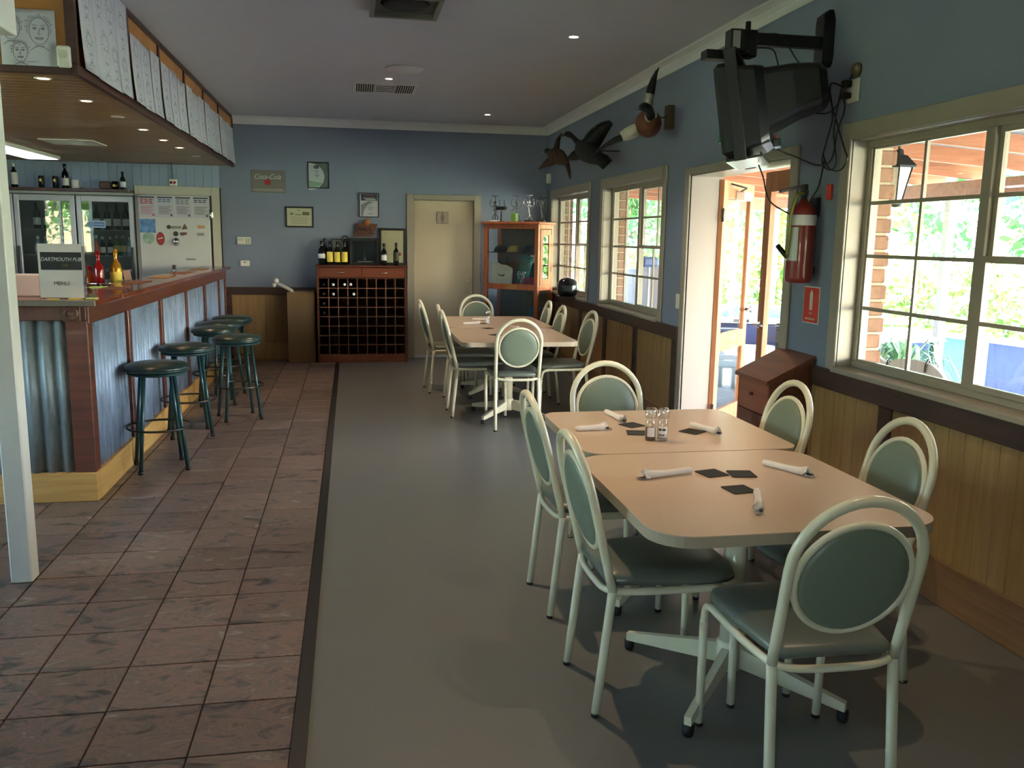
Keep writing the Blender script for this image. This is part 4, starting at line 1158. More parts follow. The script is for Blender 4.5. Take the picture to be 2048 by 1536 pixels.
# ---------------------------------------------------------------- wine rack
RK = thing('wine_rack', 'mahogany wine rack cabinet of square pigeonholes with two drawers on top', 'wine rack', (.13, 10.98, 0))
x0, x1, y0, y1 = -.415, .675, 10.84, YF - .035
at(RK).bbox(x0, x0 + .025, y0, y1, .0, 1.175, .003).obj('side_panel', M_rack, RK)
at(RK).bbox(x1 - .025, x1, y0, y1, .0, 1.175, .003).obj('side_panel', M_rack, RK)
at(RK).bbox(x0 - .015, x1 + .015, y0 - .02, y1, 1.175, 1.20, .005).obj('top', M_rack, RK)
at(RK).bbox(x0 + .025, x1 - .025, y0 - .004, y1, 0, .10, .003).obj('plinth', M_drawer, RK)
at(RK).box(x0 + .025, x1 - .025, y1 - .012, y1, .10, 1.175).obj('back_panel', plain('rack_back', col(84, 56, 44), .7), RK)
at(RK).box(x0 + .025, x1 - .025, y0 + .004, y1 - .012, 1.035, 1.045).obj('drawer_rail', M_rack, RK)
for k, (a, c) in enumerate(((x0 + .027, .128), (.134, x1 - .027))):
    dr = at(RK).bbox(a, c, y0 - .002, y0 + .018, 1.050, 1.170, .003).obj('drawer', M_drawer, RK)
    m = (a + c) / 2; b = at(RK)
    for sx in (-.045, .045): b.cyl((m + sx, y0 - .002, 1.11), (m + sx, y0 - .024, 1.11), .0055, 8)
    b.tube([(m - .045, y0 - .024, 1.11), (m, y0 - .028, 1.108), (m + .045, y0 - .024, 1.11)], .0045, 8)
    b.obj('handle', M_steel, dr)
P_ = .1156; gx = x0 + .025
for k in range(1, 9): at(RK).bbox(gx + k * P_ - .0055, gx + k * P_ + .0055, y0 + .002, y1 - .012, .10, 1.035, .002).obj('upright_slat', M_rackdark, RK)
for r in range(1, 8): at(RK).bbox(gx, x1 - .025, y0 + .006, y1 - .012, .10 + r * P_ * 1.01 - .005, .10 + r * P_ * 1.01 + .005, .002).obj('cross_slat', M_rackdark, RK)
racked = [(1, 0, 'w'), (2, 0, 'w'), (3, 0, 'w'), (1, 1, 'w'), (3, 1, 'w'), (0, 0, 'd'), (0, 1, 'd'), (0, 2, 'd'), (0, 3, 'd')]
rn = ['top', 'second', 'third', 'fourth']; cn = ['first', 'second', 'third', 'fourth']
off = {(2, 0): .02, (3, 0): -.02, (3, 1): .015}
for (cx_, r, k) in racked:
    x = gx + (cx_ + .5) * P_ + off.get((cx_, r), 0); z = .10 + (8 - r - 1) * P_ * 1.01 + .005 + .040
    t = thing('racked_wine_bottle', '%s wine bottle lying in the %s row, %s column of the rack' % ('white-capped' if k == 'w' else 'dark-capped', rn[r], cn[cx_]), 'bottle', (x, y0 + .05, z), 0, 'bottles lying in the wine rack')
    b = B(Matrix.Translation((0, .235, 0)) @ Matrix.Rotation(R(90), 4, 'X')); bottle(b, 0, 0, 0, .285, .037); b.obj('glass_body', M_bottle, t)
    b = B(Matrix.Translation((0, .235, 0)) @ Matrix.Rotation(R(90), 4, 'X')); b.lathe([(.0165, .235), (.0175, .24), (.0175, .287), (.001, .288)], 14, cap=False); b.obj('cap', M_labelw if k == 'w' else M_black, t)

# things standing on the rack
TZ = 1.2005
make_bottle('wine_bottle', 'dark wine bottle with white label at the left of the rack top', (-.350, 10.93, TZ), .285, .042, M_bottle, M_labelw, M_black, .27, .46)
make_bottle('wine_bottle', 'plain dark bottle behind the leftmost bottle on the rack top', (-.315, 11.03, TZ), .315, .040, M_bottle, None, M_black)
for x, lb, h in ((-.252, 'yellow-labelled wine bottle, left one of three on the rack top', .285), (-.165, 'yellow-labelled wine bottle, middle one of three on the rack top', .280), (-.075, 'yellow-labelled wine bottle, right one of three, below the round hanger', .285)):
    make_bottle('wine_bottle', lb, (x, 10.93, TZ), h, .036, M_bottle, M_labely, M_black, .12, .55, 'yellow-labelled bottles on the rack')
make_bottle('wine_bottle', 'slim dark bottle with white label before the large certificate', (.405, 10.93, TZ), .265, .034, M_bottle, M_labelw, M_black, .22, .46)
make_bottle('wine_bottle', 'slim dark bottle without label before the large certificate', (.555, 10.93, TZ), .275, .034, M_bottle, plain('olive_label', col(60, 62, 40), .5), M_black, .2, .6)
t = thing('ring_ornament', 'small black ring ornament standing behind the yellow-labelled bottles', 'ornament', (-.068, 11.02, TZ))
B().tube([(.036 * math.cos(R(a)), 0, .315 + .036 * math.sin(R(a))) for a in range(0, 360, 20)], .009, 8, closed=True).obj('ring', M_black, t)
B().cyl((0, 0, 0), (0, 0, .28), .006, 8).obj('stem', M_black, t)
B().lathe([(.001, 0), (.03, 0), (.03, .01), (.001, .012)], 16).obj('base', M_black, t)
framed('framed_photo', 'small grey framed picture behind the yellow-labelled bottles', -.235, -.035, TZ, TZ + .315, .014, M_alud, plain('photo_grey', col(96, 104, 102), .5, var=.25, vscale=14), 'framed picture', .02, 11.09)
t = thing('shadow_box', 'large black glass-fronted display box on the wine rack', 'display box', (.17, 11.04, TZ))
q0, q1, w0, w1 = -.015, .345, 10.99, 11.12
b = at(t); b.bbox(q0, q0 + .03, w0, w1, TZ, TZ + .33, .004).bbox(q1 - .03, q1, w0, w1, TZ, TZ + .33, .004).bbox(q0 + .03, q1 - .03, w0, w1, TZ + .29, TZ + .33, .004).bbox(q0 + .03, q1 - .03, w0, w1, TZ, TZ + .03, .004).box(q0 + .03, q1 - .03, w1 - .01, w1, TZ + .03, TZ + .29)
b.obj('case', plain('box_black', col(24, 26, 24), .4), t)
at(t).box(q0 + .03, q1 - .03, w0 + .01, w0 + .013, TZ + .03, TZ + .29).obj('glass_front', M_cglass, t)
b = at(t); b.lathe([(.001, TZ + .03), (.028, TZ + .03), (.028, TZ + .07), (.018, TZ + .15), (.012, TZ + .16), (.012, TZ + .24), (.001, TZ + .24)], 16, c=(.165, 11.05, 0)); b.obj('model_bottle', plain('grey_bottle', col(60, 64, 62), .2), t)
b = at(t)
for x in (.02, .31): b.tube([(x, 11.03, TZ + .05), (x + .01, 11.03, TZ + .12), (x - .005, 11.03, TZ + .2), (x + .01, 11.03, TZ + .25)], .008, 8)
b.obj('ornaments', plain('grey_ornament', col(78, 82, 80), .4), t)
at(t).box(.08, .27, 10.998, 11.0, TZ + .034, TZ + .044).obj('name_plate', M_steel, t)
# carved club plaque
t = thing('club_plaque', 'carved timber plaque with a round ball leaning above the display box', 'plaque', (.18, YF - .03, 1.53))
b = at(t); flat_poly(b, [(.035, 1.545), (.27, 1.545), (.335, 1.705), (.08, 1.712), (.06, 1.66)], YF - .045, .03); b.obj('board', wood('plaque_wood', col(84, 44, 30), col(112, 62, 42), (1.5, 20, 20), .5), t)
b = at(t); b.lathe([(.001, 0), (.046, 0), (.042, -.014), (.001, -.020)], 24, axis='Y', c=(.207, YF - .046, 1.722)); b.obj('ball_boss', plain('boss', col(150, 92, 52), .5, var=.3, vscale=12), t)
b = at(t); flat_poly(b, [(.055, 1.60), (.075, 1.695), (.105, 1.70), (.075, 1.60)], YF - .052, .008); b.box(.075, .30, YF - .053, YF - .045, 1.575, 1.59); b.obj('raised_mark', plain('mark_dark', col(62, 34, 28), .5), t)
b = at(t); b.tube(smooth_path([(.09, YF - .048, 1.62), (.115, YF - .048, 1.66), (.125, YF - .048, 1.62), (.15, YF - .048, 1.65), (.165, YF - .048, 1.62), (.19, YF - .048, 1.66), (.205, YF - .048, 1.62), (.235, YF - .048, 1.65), (.25, YF - .048, 1.61), (.235, YF - .048, 1.59)], 4), .006, 6); b.obj('carved_script', plain('plaque_letters', col(52, 30, 26), .5), t)
# big certificate
t = framed('framed_certificate', 'large cream certificate in black frame leaning on the wine rack', .352, .685, TZ, TZ + .455, .028, M_black, plain('cert_cream2', col(168, 164, 132), .5, var=.03), y=11.13)
b = at(t)
for k in range(11): b.box(.47 - .02 * (k % 3), .58 + .01 * (k % 2), 11.119, 11.1205, TZ + .34 - k * .022, TZ + .342 - k * .022)
b.box(.415, .45, 11.119, 11.1205, TZ + .385, TZ + .395); b.obj('print', plain('faint_ink', col(140, 136, 108), .6), t)
b = at(t); b.lathe([(.001, 0), (.021, 0), (.021, -.003), (.001, -.004)], 18, axis='Y', c=(.61, 11.119, TZ + .135)); b.obj('wax_seal', plain('seal', col(130, 66, 54), .5), t)

# ---------------------------------------------------------------- plywood bin with white tube
t = thing('plywood_box', 'tall plain plywood box left of the wine rack', 'box', (-.60, 11.0, 0))
bx0, bx1, by0, by1 = -.775, -.445, 10.90, 11.12
for q in ((bx0, bx1, by0, by0 + .012), (bx0, bx1, by1 - .012, by1), (bx0, bx0 + .012, by0 + .012, by1 - .012), (bx1 - .012, bx1, by0 + .012, by1 - .012)): at(t).bbox(*q, 0, .865, .002).obj('panel', M_blotch, t)
at(t).box(bx0 + .012, bx1 - .012, by0 + .012, by1 - .012, 0, .02).obj('bottom', M_blotch, t)
t = thing('white_tube', 'white plastic handle with crossed end sticking out of the plywood box', 'handle', (-.70, 10.98, .85))
b = at(t); b.tube([(-.62, 10.97, .60), (-.72, 10.97, .88), (-.90, 10.96, .975)], .022, 12); b.obj('shaft', M_white, t)
b = at(t); b.ball((-.90, 10.96, 1.0), .032); b.ball((-.93, 10.96, .945), .026); b.tube([(-.94, 10.96, .94), (-.90, 10.96, .965), (-.86, 10.96, .95)], .014, 8); b.obj('crossed_end', M_white, t)
t = thing('newspaper', 'folded paper hanging over the edge of the plywood box', 'paper', (-.52, 10.93, .86))
cv = smooth_path([(-.70, 0, .871), (-.60, 0, .874), (-.50, 0, .873), (-.45, 0, .885), (-.43, 0, .92)], 5)
b = at(t); vs_ = []; fs = []
for p in cv:
    for yv, dz in ((10.93, 0), (11.06, 0), (11.06, .004), (10.93, .004)): vs_.append((p[0], yv, p[2] + dz))
for i in range(len(cv) - 1):
    for k in range(4): fs.append((i * 4 + k, i * 4 + (k + 1) % 4, i * 4 + 4 + (k + 1) % 4, i * 4 + 4 + k))
fs += [(0, 1, 2, 3), tuple((len(cv) - 1) * 4 + k for k in (3, 2, 1, 0))]
b.add(vs_, fs, True); b.obj('sheets', plain('newsprint', col(128, 122, 104), .8), t)

# ================================================================ CORNER DISPLAY CABINET
ANG = math.atan2(-.69, .72)
CX, CYY = 1.63, 10.80
cb = thing('display_cabinet', 'timber and glass display cabinet standing across the far right corner', 'cabinet', (CX, CYY, 0), ANG)
W_, D_, H_ = .80, .36, 1.755
def cbx(*q, nm, m=M_cabinet, bev=.003, par=cb): return B().bbox(*q, bev).obj(nm, m, par)
for x in (0, W_ - .05):
    for y in (0, D_ - .05): cbx(x, x + .05, y, y + .05, .0, H_ - .03, nm='corner_post')
cbx(-.02, W_ + .02, -.02, D_ + .02, H_ - .03, H_, nm='top', bev=.006)
for z0, z1 in ((H_ - .085, H_ - .03), (.93, 1.0), (.03, .11)):
    cbx(.05, W_ - .05, .0, .03, z0, z1, nm='front_rail'); cbx(.05, W_ - .05, D_ - .03, D_, z0, z1, nm='back_rail')
    cbx(0, .03, .05, D_ - .05, z0, z1, nm='side_rail'); cbx(W_ - .03, W_, .05, D_ - .05, z0, z1, nm='side_rail')
for z in (.115, .96, 1.385):
    if z > 1.2: B().box(.01, W_ - .01, .02, D_ - .02, z - .008, z).obj('glass_shelf', plain('shelf_dark', col(40, 46, 40), .2), cb)
    else: B().box(.01, W_ - .01, .01, D_ - .01, z - .02, z).obj('shelf', M_cabinet, cb)
B().box(.05, W_ - .05, .012, .016, 1.0, H_ - .085).obj('glass_front', M_cglass, cb)
B().box(.05, W_ - .05, .012, .016, .11, .93).obj('glass_front', M_cglass, cb)
B().box(.05, W_ - .05, D_ - .02, D_ - .012, .11, H_ - .085).obj('back_panel', plain('cab_back', col(92, 84, 70), .6), cb)
# end door
sd_ = B().bbox(W_ - .012, W_ + .004, .055, .115, 1.0, H_ - .09, .002).obj('end_door', M_cabinet, cb)
for q in ((.245, .305, 1.0, H_ - .09), (.115, .245, H_ - .16, H_ - .09), (.115, .245, 1.0, 1.07)): B().bbox(W_ - .012, W_ + .004, *q, .002).obj('door_rail', M_cabinet, sd_)
B().box(W_ - .006, W_ - .003, .115, .245, 1.07, H_ - .16).obj('door_glass', M_cglass, sd_)
for z in (1.15, 1.6): B().box(W_ + .004, W_ + .008, .296, .304, z, z + .06).obj('hinge', M_alud, sd_)
B().box(W_ - .006, W_ - .003, .05, D_ - .05, .11, .93).obj('glass_end', M_cglass, cb)
B().bbox(.36, .50, -.004, .0, .935, .992, .001).obj('brass_plate', plain('brass_dull', col(160, 120, 50), .4), cb)
CM4 = Matrix.Translation((CX, CYY, 0)) @ Matrix.Rotation(ANG, 4, 'Z')
def incab(x, y, z): return tuple(CM4 @ Vector((x, y, z)))
def cabthing(name, label, cat, x, y, z, group=None): return thing(name, label, cat, incab(x, y, z), ANG, group)
t = cabthing('tote_bag', 'cream cotton tote bag leaning in the lower left of the cabinet', 'bag', .21, .085, .962)
b = B(Matrix.Rotation(R(4), 4, 'Y')); prof_ = [(-.155, .0), (-.15, .06), (-.158, .20), (-.150, .285), (-.09, .278), (-.06, .285), (-.02, .268), (.06, .268), (.13, .245), (.155, .23), (.158, .08), (.15, .0)]
flat_poly(b, prof_, -.02, .03); b.obj('body', M_bag, t)
b = B(); flat_poly(b, [(-.04, .16), (-.015, .145), (.03, .142), (.075, .152), (.06, .125), (.01, .128), (-.02, .135)], -.024, .003); b.obj('fish_print', plain('bag_print', col(92, 84, 66), .7), t)
t = cabthing('folded_shirt', 'teal folded jersey standing upright in the cabinet', 'shirt', .43, .16, .962)
b = B(Matrix.Rotation(R(18), 4, 'Y')); b.bbox(-.07, .09, -.03, .03, .06, .40, .02); b.obj('cloth', M_teal, t)
b = B(Matrix.Rotation(R(18), 4, 'Y'))
for k in range(4): ribbon_pts = None; b.box(-.05 + k * .03, -.04 + k * .03, -.032, -.030, .13 + .02 * (k % 2), .19 + .02 * (k % 2))
b.obj('white_print', M_labelw, t)
for i, (x, m, lb) in enumerate(((.17, M_dark, 'dark cap, left one of three on the upper glass shelf'), (.37, plain('yellow_cloth', col(150, 130, 50), .8), 'yellow cap between the dark caps on the upper glass shelf'), (.59, M_dark, 'dark cap, right one of three on the upper glass shelf'))):
    t = cabthing('cap', lb, 'cap', x, .14, 1.387, 'caps on the upper cabinet shelf')
    B().lathe([(.09, 0), (.088, .03), (.07, .06), (.04, .078), (.001, .084)], 18, cap=False).obj('crown', m, t)
    b = B(); b.prism([(.09 * math.cos(R(a)) * (1 if 1 else 1), -.02 - .10 * math.sin(R(a)) - .0) for a in range(0, 181, 15)], 0, .006); b.obj('peak', m, t)
t = cabthing('red_cloth', 'dark red folded cloth low at the right inside the cabinet', 'cloth', .63, .15, .962)
b = B(); b.bbox(-.10, .10, -.07, .07, 0, .12, .03); b.obj('fold', M_redcloth, t)
t = cabthing('folded_cloth', 'blue flat cloth in front of the dark red cloth', 'cloth', .66, .05, .962)
b = B(); b.bbox(-.08, .08, -.025, .025, 0, .035, .012); b.obj('fold', M_bluecloth, t)
t = cabthing('blue_cloth', 'slate blue folded clothing on the right side of the cabinet', 'clothing', .62, .27, .962)
b = B(); b.bbox(-.13, .12, -.05, .04, 0, .29, .02); b.obj('fold', plain('slate_cloth', col(64, 78, 92), .8), t)
t = cabthing('framed_card', 'small red and white card propped in the cabinet', 'card', .60, .20, 1.26)
B().bbox(-.03, .03, -.004, .004, -.0, .095, .002).obj('card', M_labelw, t)
B().box(-.018, .018, -.0055, -.004, .02, .07).obj('red_mark', plain('card_red', col(170, 80, 70), .6), t)
t = cabthing('glass_vase', 'clear glass vase standing at the left in the cabinet', 'vase', .14, .22, .962)
B().lathe([(.001, 0), (.05, 0), (.055, .02), (.05, .25), (.06, .34), (.057, .34), (.047, .25), (.05, .03), (.001, .02)], 20, cap=False).obj('vessel', plain('vase_glass', col(70, 84, 84), .1), t)
t = cabthing('silver_ornament', 'shiny silver cluster ornament in the middle of the cabinet', 'ornament', .52, .08, .962)
b = B(); rr = random.Random(4)
for k in range(14): b.ball((rr.uniform(-.05, .05), rr.uniform(-.02, .02), .14 + rr.uniform(-.06, .06)), .012, n=6)
b.cyl((0, 0, 0), (0, 0, .14), .01, 8); b.obj('cluster', M_chrome, t)
bc_ = [col(70, 70, 30), col(24, 40, 60), col(20, 60, 54), col(120, 120, 40), col(90, 100, 60), col(40, 60, 90)]
for i in range(6):
    t = cabthing('stock_box', '%s box in the bottom row of the lower cabinet' % ['olive', 'navy', 'dark teal', 'yellow olive', 'moss green', 'slate blue'][i], 'box', .10 + i * .12, .12, .116, 'boxes in the lower cabinet')
    B().bbox(-.05, .05, -.05, .05, 0, .24, .004).obj('carton', plain('carton_%d' % i, bc_[i], .6), t)
    B().box(-.03, .03, -.0512, -.05, .10, .18).obj('label_patch', plain('patch_%d' % i, tuple(min(1, v * 2.5) for v in bc_[i][:3]) + (1,), .6), t)
t = cabthing('blue_carton', 'stack of blue and white striped cartons at the right of the lower cabinet', 'cartons', .66, .26, .116)
for k in range(5): B().bbox(-.10, .09, -.06, .05, k * .12, k * .12 + .115, .004).obj('carton', plain('blue_carton_%d' % k, col(50, 76 + 8 * k, 130), .5), t)
# trophies on top
def trophy(x, y, label, seed, base, wire):
    t = cabthing('trophy', label, 'trophy', x, y, H_, 'wire trophies on the cabinet')
    rr = random.Random(seed)
    B().bbox(-.05, .05, -.035, .035, 0, .02, .003).obj('base', base, t)
    b = B()
    b.tube([(0, 0, .02), (.01, 0, .08), (-.01, 0, .15), (0, 0, .20)], .006, 6)
    for s_ in (-1, 1):
        b.tube(smooth_path([(0, 0, .20), (s_ * .05, .01, .18), (s_ * .075, -.01, .22), (s_ * .06, 0, .27)], 3), .004, 5)
        b.tube(smooth_path([(0, 0, .10), (s_ * .03, .01, .07), (s_ * .045, 0, .02)], 3), .005, 5)
    for k in range(12):
        a = rr.uniform(0, 6.28); q = rr.uniform(.03, .09)
        b.tube([(0, 0, .17 + rr.uniform(-.05, .05)), (q * math.cos(a), q * .5 * math.sin(a), .19 + rr.uniform(-.09, .09))], .0025, 4)
    b.tube([(0, 0, .20), (.005, 0, .31)], .004, 5)
    b.ball((0, 0, .235), .018, n=8); b.obj('wire_figure', wire, t)
    B().lathe([(.001, .31), (.045, .31), (.045, .316), (.001, .316)], 18).obj('disc', wire, t)
M_wire = plain('wire_pewter', col(96, 100, 98), .35, metal=.6); M_wired = plain('wire_dark', col(52, 56, 54), .4, metal=.4)
trophy(.10, .10, 'dark wire trophy at the left end of the cabinet top', 1, M_labelw, M_wired)
trophy(.38, .16, 'wire trophy with an olive block base in the middle of the cabinet top', 2, plain('trophy_base', col(60, 60, 30), .4), M_wire)
trophy(.60, .10, 'bright silver wire trophy, fourth along the cabinet top', 3, M_black, M_chrome)
trophy(.70, .22, 'wire trophy at the right end of the cabinet top', 5, M_black, M_wire)
t = cabthing('trophy_block', 'small green and gold square block on the cabinet top', 'trophy', .41, .07, H_)
B().bbox(-.035, .035, -.03, .03, 0, .10, .003).obj('block', plain('green_gold', col(110, 150, 60), .3), t)
t = cabthing('wireless_router', 'small black device with an aerial on a short stand on the cabinet', 'router', .22, .06, H_)
B().cyl((0, 0, 0), (0, 0, .13), .008, 8).obj('stand', M_black, t)
B().lathe([(.001, 0), (.04, 0), (.04, .006), (.001, .008)], 14).obj('foot', M_black, t)
B().bbox(-.075, .075, -.025, .025, .14, .185, .01).obj('body', M_black, t)
B().cyl((.05, 0, .185), (.04, 0, .26), .004, 6).obj('aerial', M_black, t)
# ================================================================ DINING CHAIRS
def make_chair(label, loc, rotz, group):
    """local +x is the way the sitter faces; origin on the floor between the rear feet"""
    t = thing('dining_chair', label, 'chair', loc, rotz, group)
    r = .0150; hw = .183
    def lean(z):  # x of the back frame at height z
        return .045 - .118 * ((z - .43) / .485) if z > .43 else .045 * z / .43
    # back hoop from the seat joint up and over
    pts = [(lean(z), -hw + .006 * (1 - (z - .43) / .3), z) for z in (.43, .50, .57, .64, .72)]
    for i in range(1, 18):
        a = PI - PI * i / 18
        z = .73 + .186 * math.sin(a); pts.append((lean(z), hw * math.cos(a), z))
    pts += [(lean(z), hw - .006 * (1 - (z - .43) / .3), z) for z in (.72, .64, .57, .50, .43)]
    B().tube(pts, r, 12).obj('back_frame', M_cream, t)
    for s in (-1, 1):
        lg = B().tube([(0, s * .180, .006), (.022, s * .179, .21), (.040, s * .1775, .385), (.045, s * .177, .432)], r, 12).obj('leg', M_cream, t)
        B().lathe([(.001, 0), (.0145, 0), (.0155, .012), (.001, .012)], 12, c=(0, s * .180, 0)).obj('rubber_foot', M_rubber, lg)
    # side rails running forward and bending down into the front legs
    for s in (-1, 1):
        pth = smooth_path([(.046, s * .168, .425), (.15, s * .190, .428), (.30, s * .203, .431), (.405, s * .207, .432), (.447, s * .207, .412), (.462, s * .206, .36)], 5)
        B().tube(pth, .0125, 10).obj('seat_rail', M_cream, t)
        lg = B().tube([(.462, s * .206, .362), (.466, s * .204, .20), (.468, s * .203, .006)], .0135, 12).obj('leg', M_cream, t)
        B().lathe([(.001, 0), (.013, 0), (.0142, .012), (.001, .012)], 12, c=(.468, s * .203, 0)).obj('rubber_foot', M_rubber, lg)
    B().tube(smooth_path([(.046, -.17, .428), (.030, -.11, .420), (.026, 0, .418), (.030, .11, .420), (.046, .17, .428)], 4), .0115, 10).obj('rear_rail', M_cream, t)
    # round back pad in its ring
    def back_m(zc): 
        th = math.atan2(.118, .485)
        return Matrix.Translation((lean(zc) + .002, 0, zc)) @ Matrix.Rotation(-th, 4, 'Y')
    zc = .688
    ring = [(0, .1615 * math.cos(R(a)), .164 * math.sin(R(a))) for a in range(0, 360, 10)]
    B(back_m(zc)).tube(ring, .0100, 10, closed=True).obj('back_ring', M_cream, t)
    prof_ = [(.001, -.017), (.10, -.0165), (.139, -.013), (.1525, -.005), (.1525, .005), (.139, .014), (.10, .019), (.001, .021)]
    B(back_m(zc) @ Matrix.Diagonal((1, 1, 1.035, 1))).lathe(prof_, 36, axis='X').obj('back_pad', M_sage, t)
    # seat cushion, wider in front
    b = B(); out = []
    for (x, y) in ((.035, .145), (.05, .165), (.12, .178), (.25, .195), (.36, .205), (.43, .203), (.465, .18), (.482, .12), (.488, .05)):
        out.append((x, y))
    out = out + [(x, -y) for x, y in reversed(out)]
    cx0 = .26; n = len(out); layers = [(.94, .440), (1.0, .447), (1.012, .458), (1.0, .470), (.93, .480), (.75, .487), (.45, .490), (.1, .491)]
    vs_ = []; fs = []
    for s_, z in layers:
        for x, y in out: vs_.append((cx0 + (x - cx0) * s_, y * s_, z))
    for k in range(len(layers) - 1):
        for i in range(n):
            j = (i + 1) % n; fs.append((k * n + i, (k + 1) * n + i, (k + 1) * n + j, k * n + j))
    fs.append(tuple(range(n))); fs.append(tuple((len(layers) - 1) * n + i for i in range(n))[::-1])
    b.add(vs_, [f[::-1] for f in fs], True); b.obj('seat', M_sage_seat, t)
    return t
G1 = 'chairs at the front tables'; G2 = 'chairs at the back tables'
c0 = make_chair('nearest chair of all, back to the camera at the near end of the front tables', (1.275, 1.955, 0), R(88), G1)
for loc, a, lb, g in (
    ((.768, 2.715, 0), 1, 'chair nearest the camera on the aisle side of the front tables', G1),
    ((.785, 3.47, 0), 2, 'second chair on the aisle side of the front tables', G1),
    ((1.93, 2.76, 0), 180, 'chair nearest the camera on the window side of the front tables', G1),
    ((1.93, 3.60, 0), 182, 'chair beside the lectern on the window side of the front tables', G1),
    ((1.30, 4.235, 0), -90, 'chair facing the camera at the far end of the front tables', G1),
    ((1.315, 6.775, 0), 88, 'chair with its back to the camera at the near end of the back tables', G2),
    ((.845, 7.54, 0), 1, 'nearest chair on the aisle side of the back tables', G2),
    ((.875, 8.17, 0), -2, 'middle chair on the aisle side of the back tables', G2),
    ((.75, 8.76, 0), 4, 'farthest chair on the aisle side of the back tables', G2),
    ((2.05, 7.45, 0), 184, 'nearest chair on the wall side of the back tables', G2),
    ((1.925, 8.06, 0), 180, 'middle chair on the wall side of the back tables', G2),
    ((1.935, 8.70, 0), 178, 'farthest chair on the wall side of the back tables', G2),
    ((1.375, 9.55, 0), -90, 'chair facing the camera at the far end of the back tables', G2)):
    dup(c0, loc, R(a), lb, g)

# ================================================================ TABLES
TH = .725
def make_table(label, x0, x1, y0, y1, group, rad=.10, rot=0):
    cx_, cy_ = (x0 + x1) / 2, (y0 + y1) / 2
    t = thing('dining_table', label, 'table', (cx_, cy_, 0), R(rot), group)
    w, l = (x1 - x0) / 2, (y1 - y0) / 2
    tp = B().prism(rrect(-w, w, -l, l, rad, 8), TH - .003, TH).obj('tabletop', M_table, t)
    B().prism(rrect(-w, w, -l, l, rad, 8), TH - .036, TH - .003).obj('edge_band', M_tedge, t)
    B().lathe([(.001, TH - .05), (.10, TH - .05), (.10, TH - .036), (.001, TH - .036)], 20).obj('mounting_plate', M_cream, t)
    B().lathe([(.037, .12), (.037, TH - .05)], 20).obj('column', M_cream, t)
    B().lathe([(.001, .06), (.047, .06), (.047, .155), (.037, .165), (.001, .165)], 20).obj('hub', M_cream, t)
    for a in (48, 132, 228, 312):
        m = Matrix.Rotation(R(a), 4, 'Z')
        b = B(m); L_ = .41
        b.add([(.04, -.012, .07), (L_, -.012, .035), (L_, .012, .035), (.04, .012, .07), (.04, -.014, .145), (L_, -.012, .066), (L_, .012, .066), (.04, .014, .145)],
              [(0, 3, 2, 1), (4, 5, 6, 7), (0, 1, 5, 4), (2, 3, 7, 6), (1, 2, 6, 5), (3, 0, 4, 7)])
        o = b.obj('base_arm', M_cream, t)
        B(m).lathe([(.001, 0), (.016, 0), (.019, .01), (.019, .036), (.001, .036)], 14, c=(L_ - .008, 0, 0)).obj('foot', M_rubber, o)
    return t
GT = 'pedestal tables with beige tops'
make_table('nearest pedestal table, holding three coasters and three napkin rolls', .838, 1.765, 2.205, 3.155, GT, .13)
make_table('pedestal table behind the nearest one, holding the two glass shakers', .895, 1.800, 3.163, 3.995, GT, .08)
make_table('nearer of the two pedestal tables by the far wall', .862, 1.835, 6.80, 7.95, GT, .09)
make_table('farther of the two pedestal tables by the far wall', .895, 1.895, 7.958, 9.15, GT, .09)

# coasters, napkin rolls, shakers: read off the photo on the table plane
S = 1.031
def coaster(pts, label, group):
    cx_ = sum(p[0] for p in pts) / 4; cy_ = sum(p[1] for p in pts) / 4
    a = math.atan2(pts[1][1] - pts[0][1], pts[1][0] - pts[0][0])
    b = B(); b.prism(rrect(-.045, .045, -.045, .045, .006, 3), 0, .0025)
    o = b.obj('coaster', M_coaster, None, label=label, cat='coaster', group=group, loc=(cx_ * S, cy_ * S, TH + .0006)); o.rotation_euler = (0, 0, a)
GC = 'black coasters on the front tables'
coaster([(1.179, 2.787), (1.271, 2.809), (1.285, 2.721), (1.19, 2.695)], 'black coaster, left one of the touching pair on the nearest table', GC)
coaster([(1.298, 2.779), (1.382, 2.768), (1.368, 2.685), (1.28, 2.689)], 'black coaster, right one of the touching pair on the nearest table', GC)
coaster([(1.190, 2.591), (1.284, 2.603), (1.283, 2.513), (1.201, 2.499)], 'black coaster beside the upright napkin roll on the nearest table', GC)
coaster([(1.145, 3.565), (1.221, 3.598), (1.262, 3.541), (1.183, 3.499)], 'black coaster behind the shakers, the farther left one', GC)
coaster([(1.14, 3.455), (1.223, 3.435), (1.22, 3.35), (1.121, 3.361)], 'black coaster immediately left of the pepper shaker', GC)
coaster([(1.373, 3.418), (1.421, 3.452), (1.474, 3.387), (1.419, 3.336)], 'black coaster right of the shakers near the tilted napkin roll', GC)
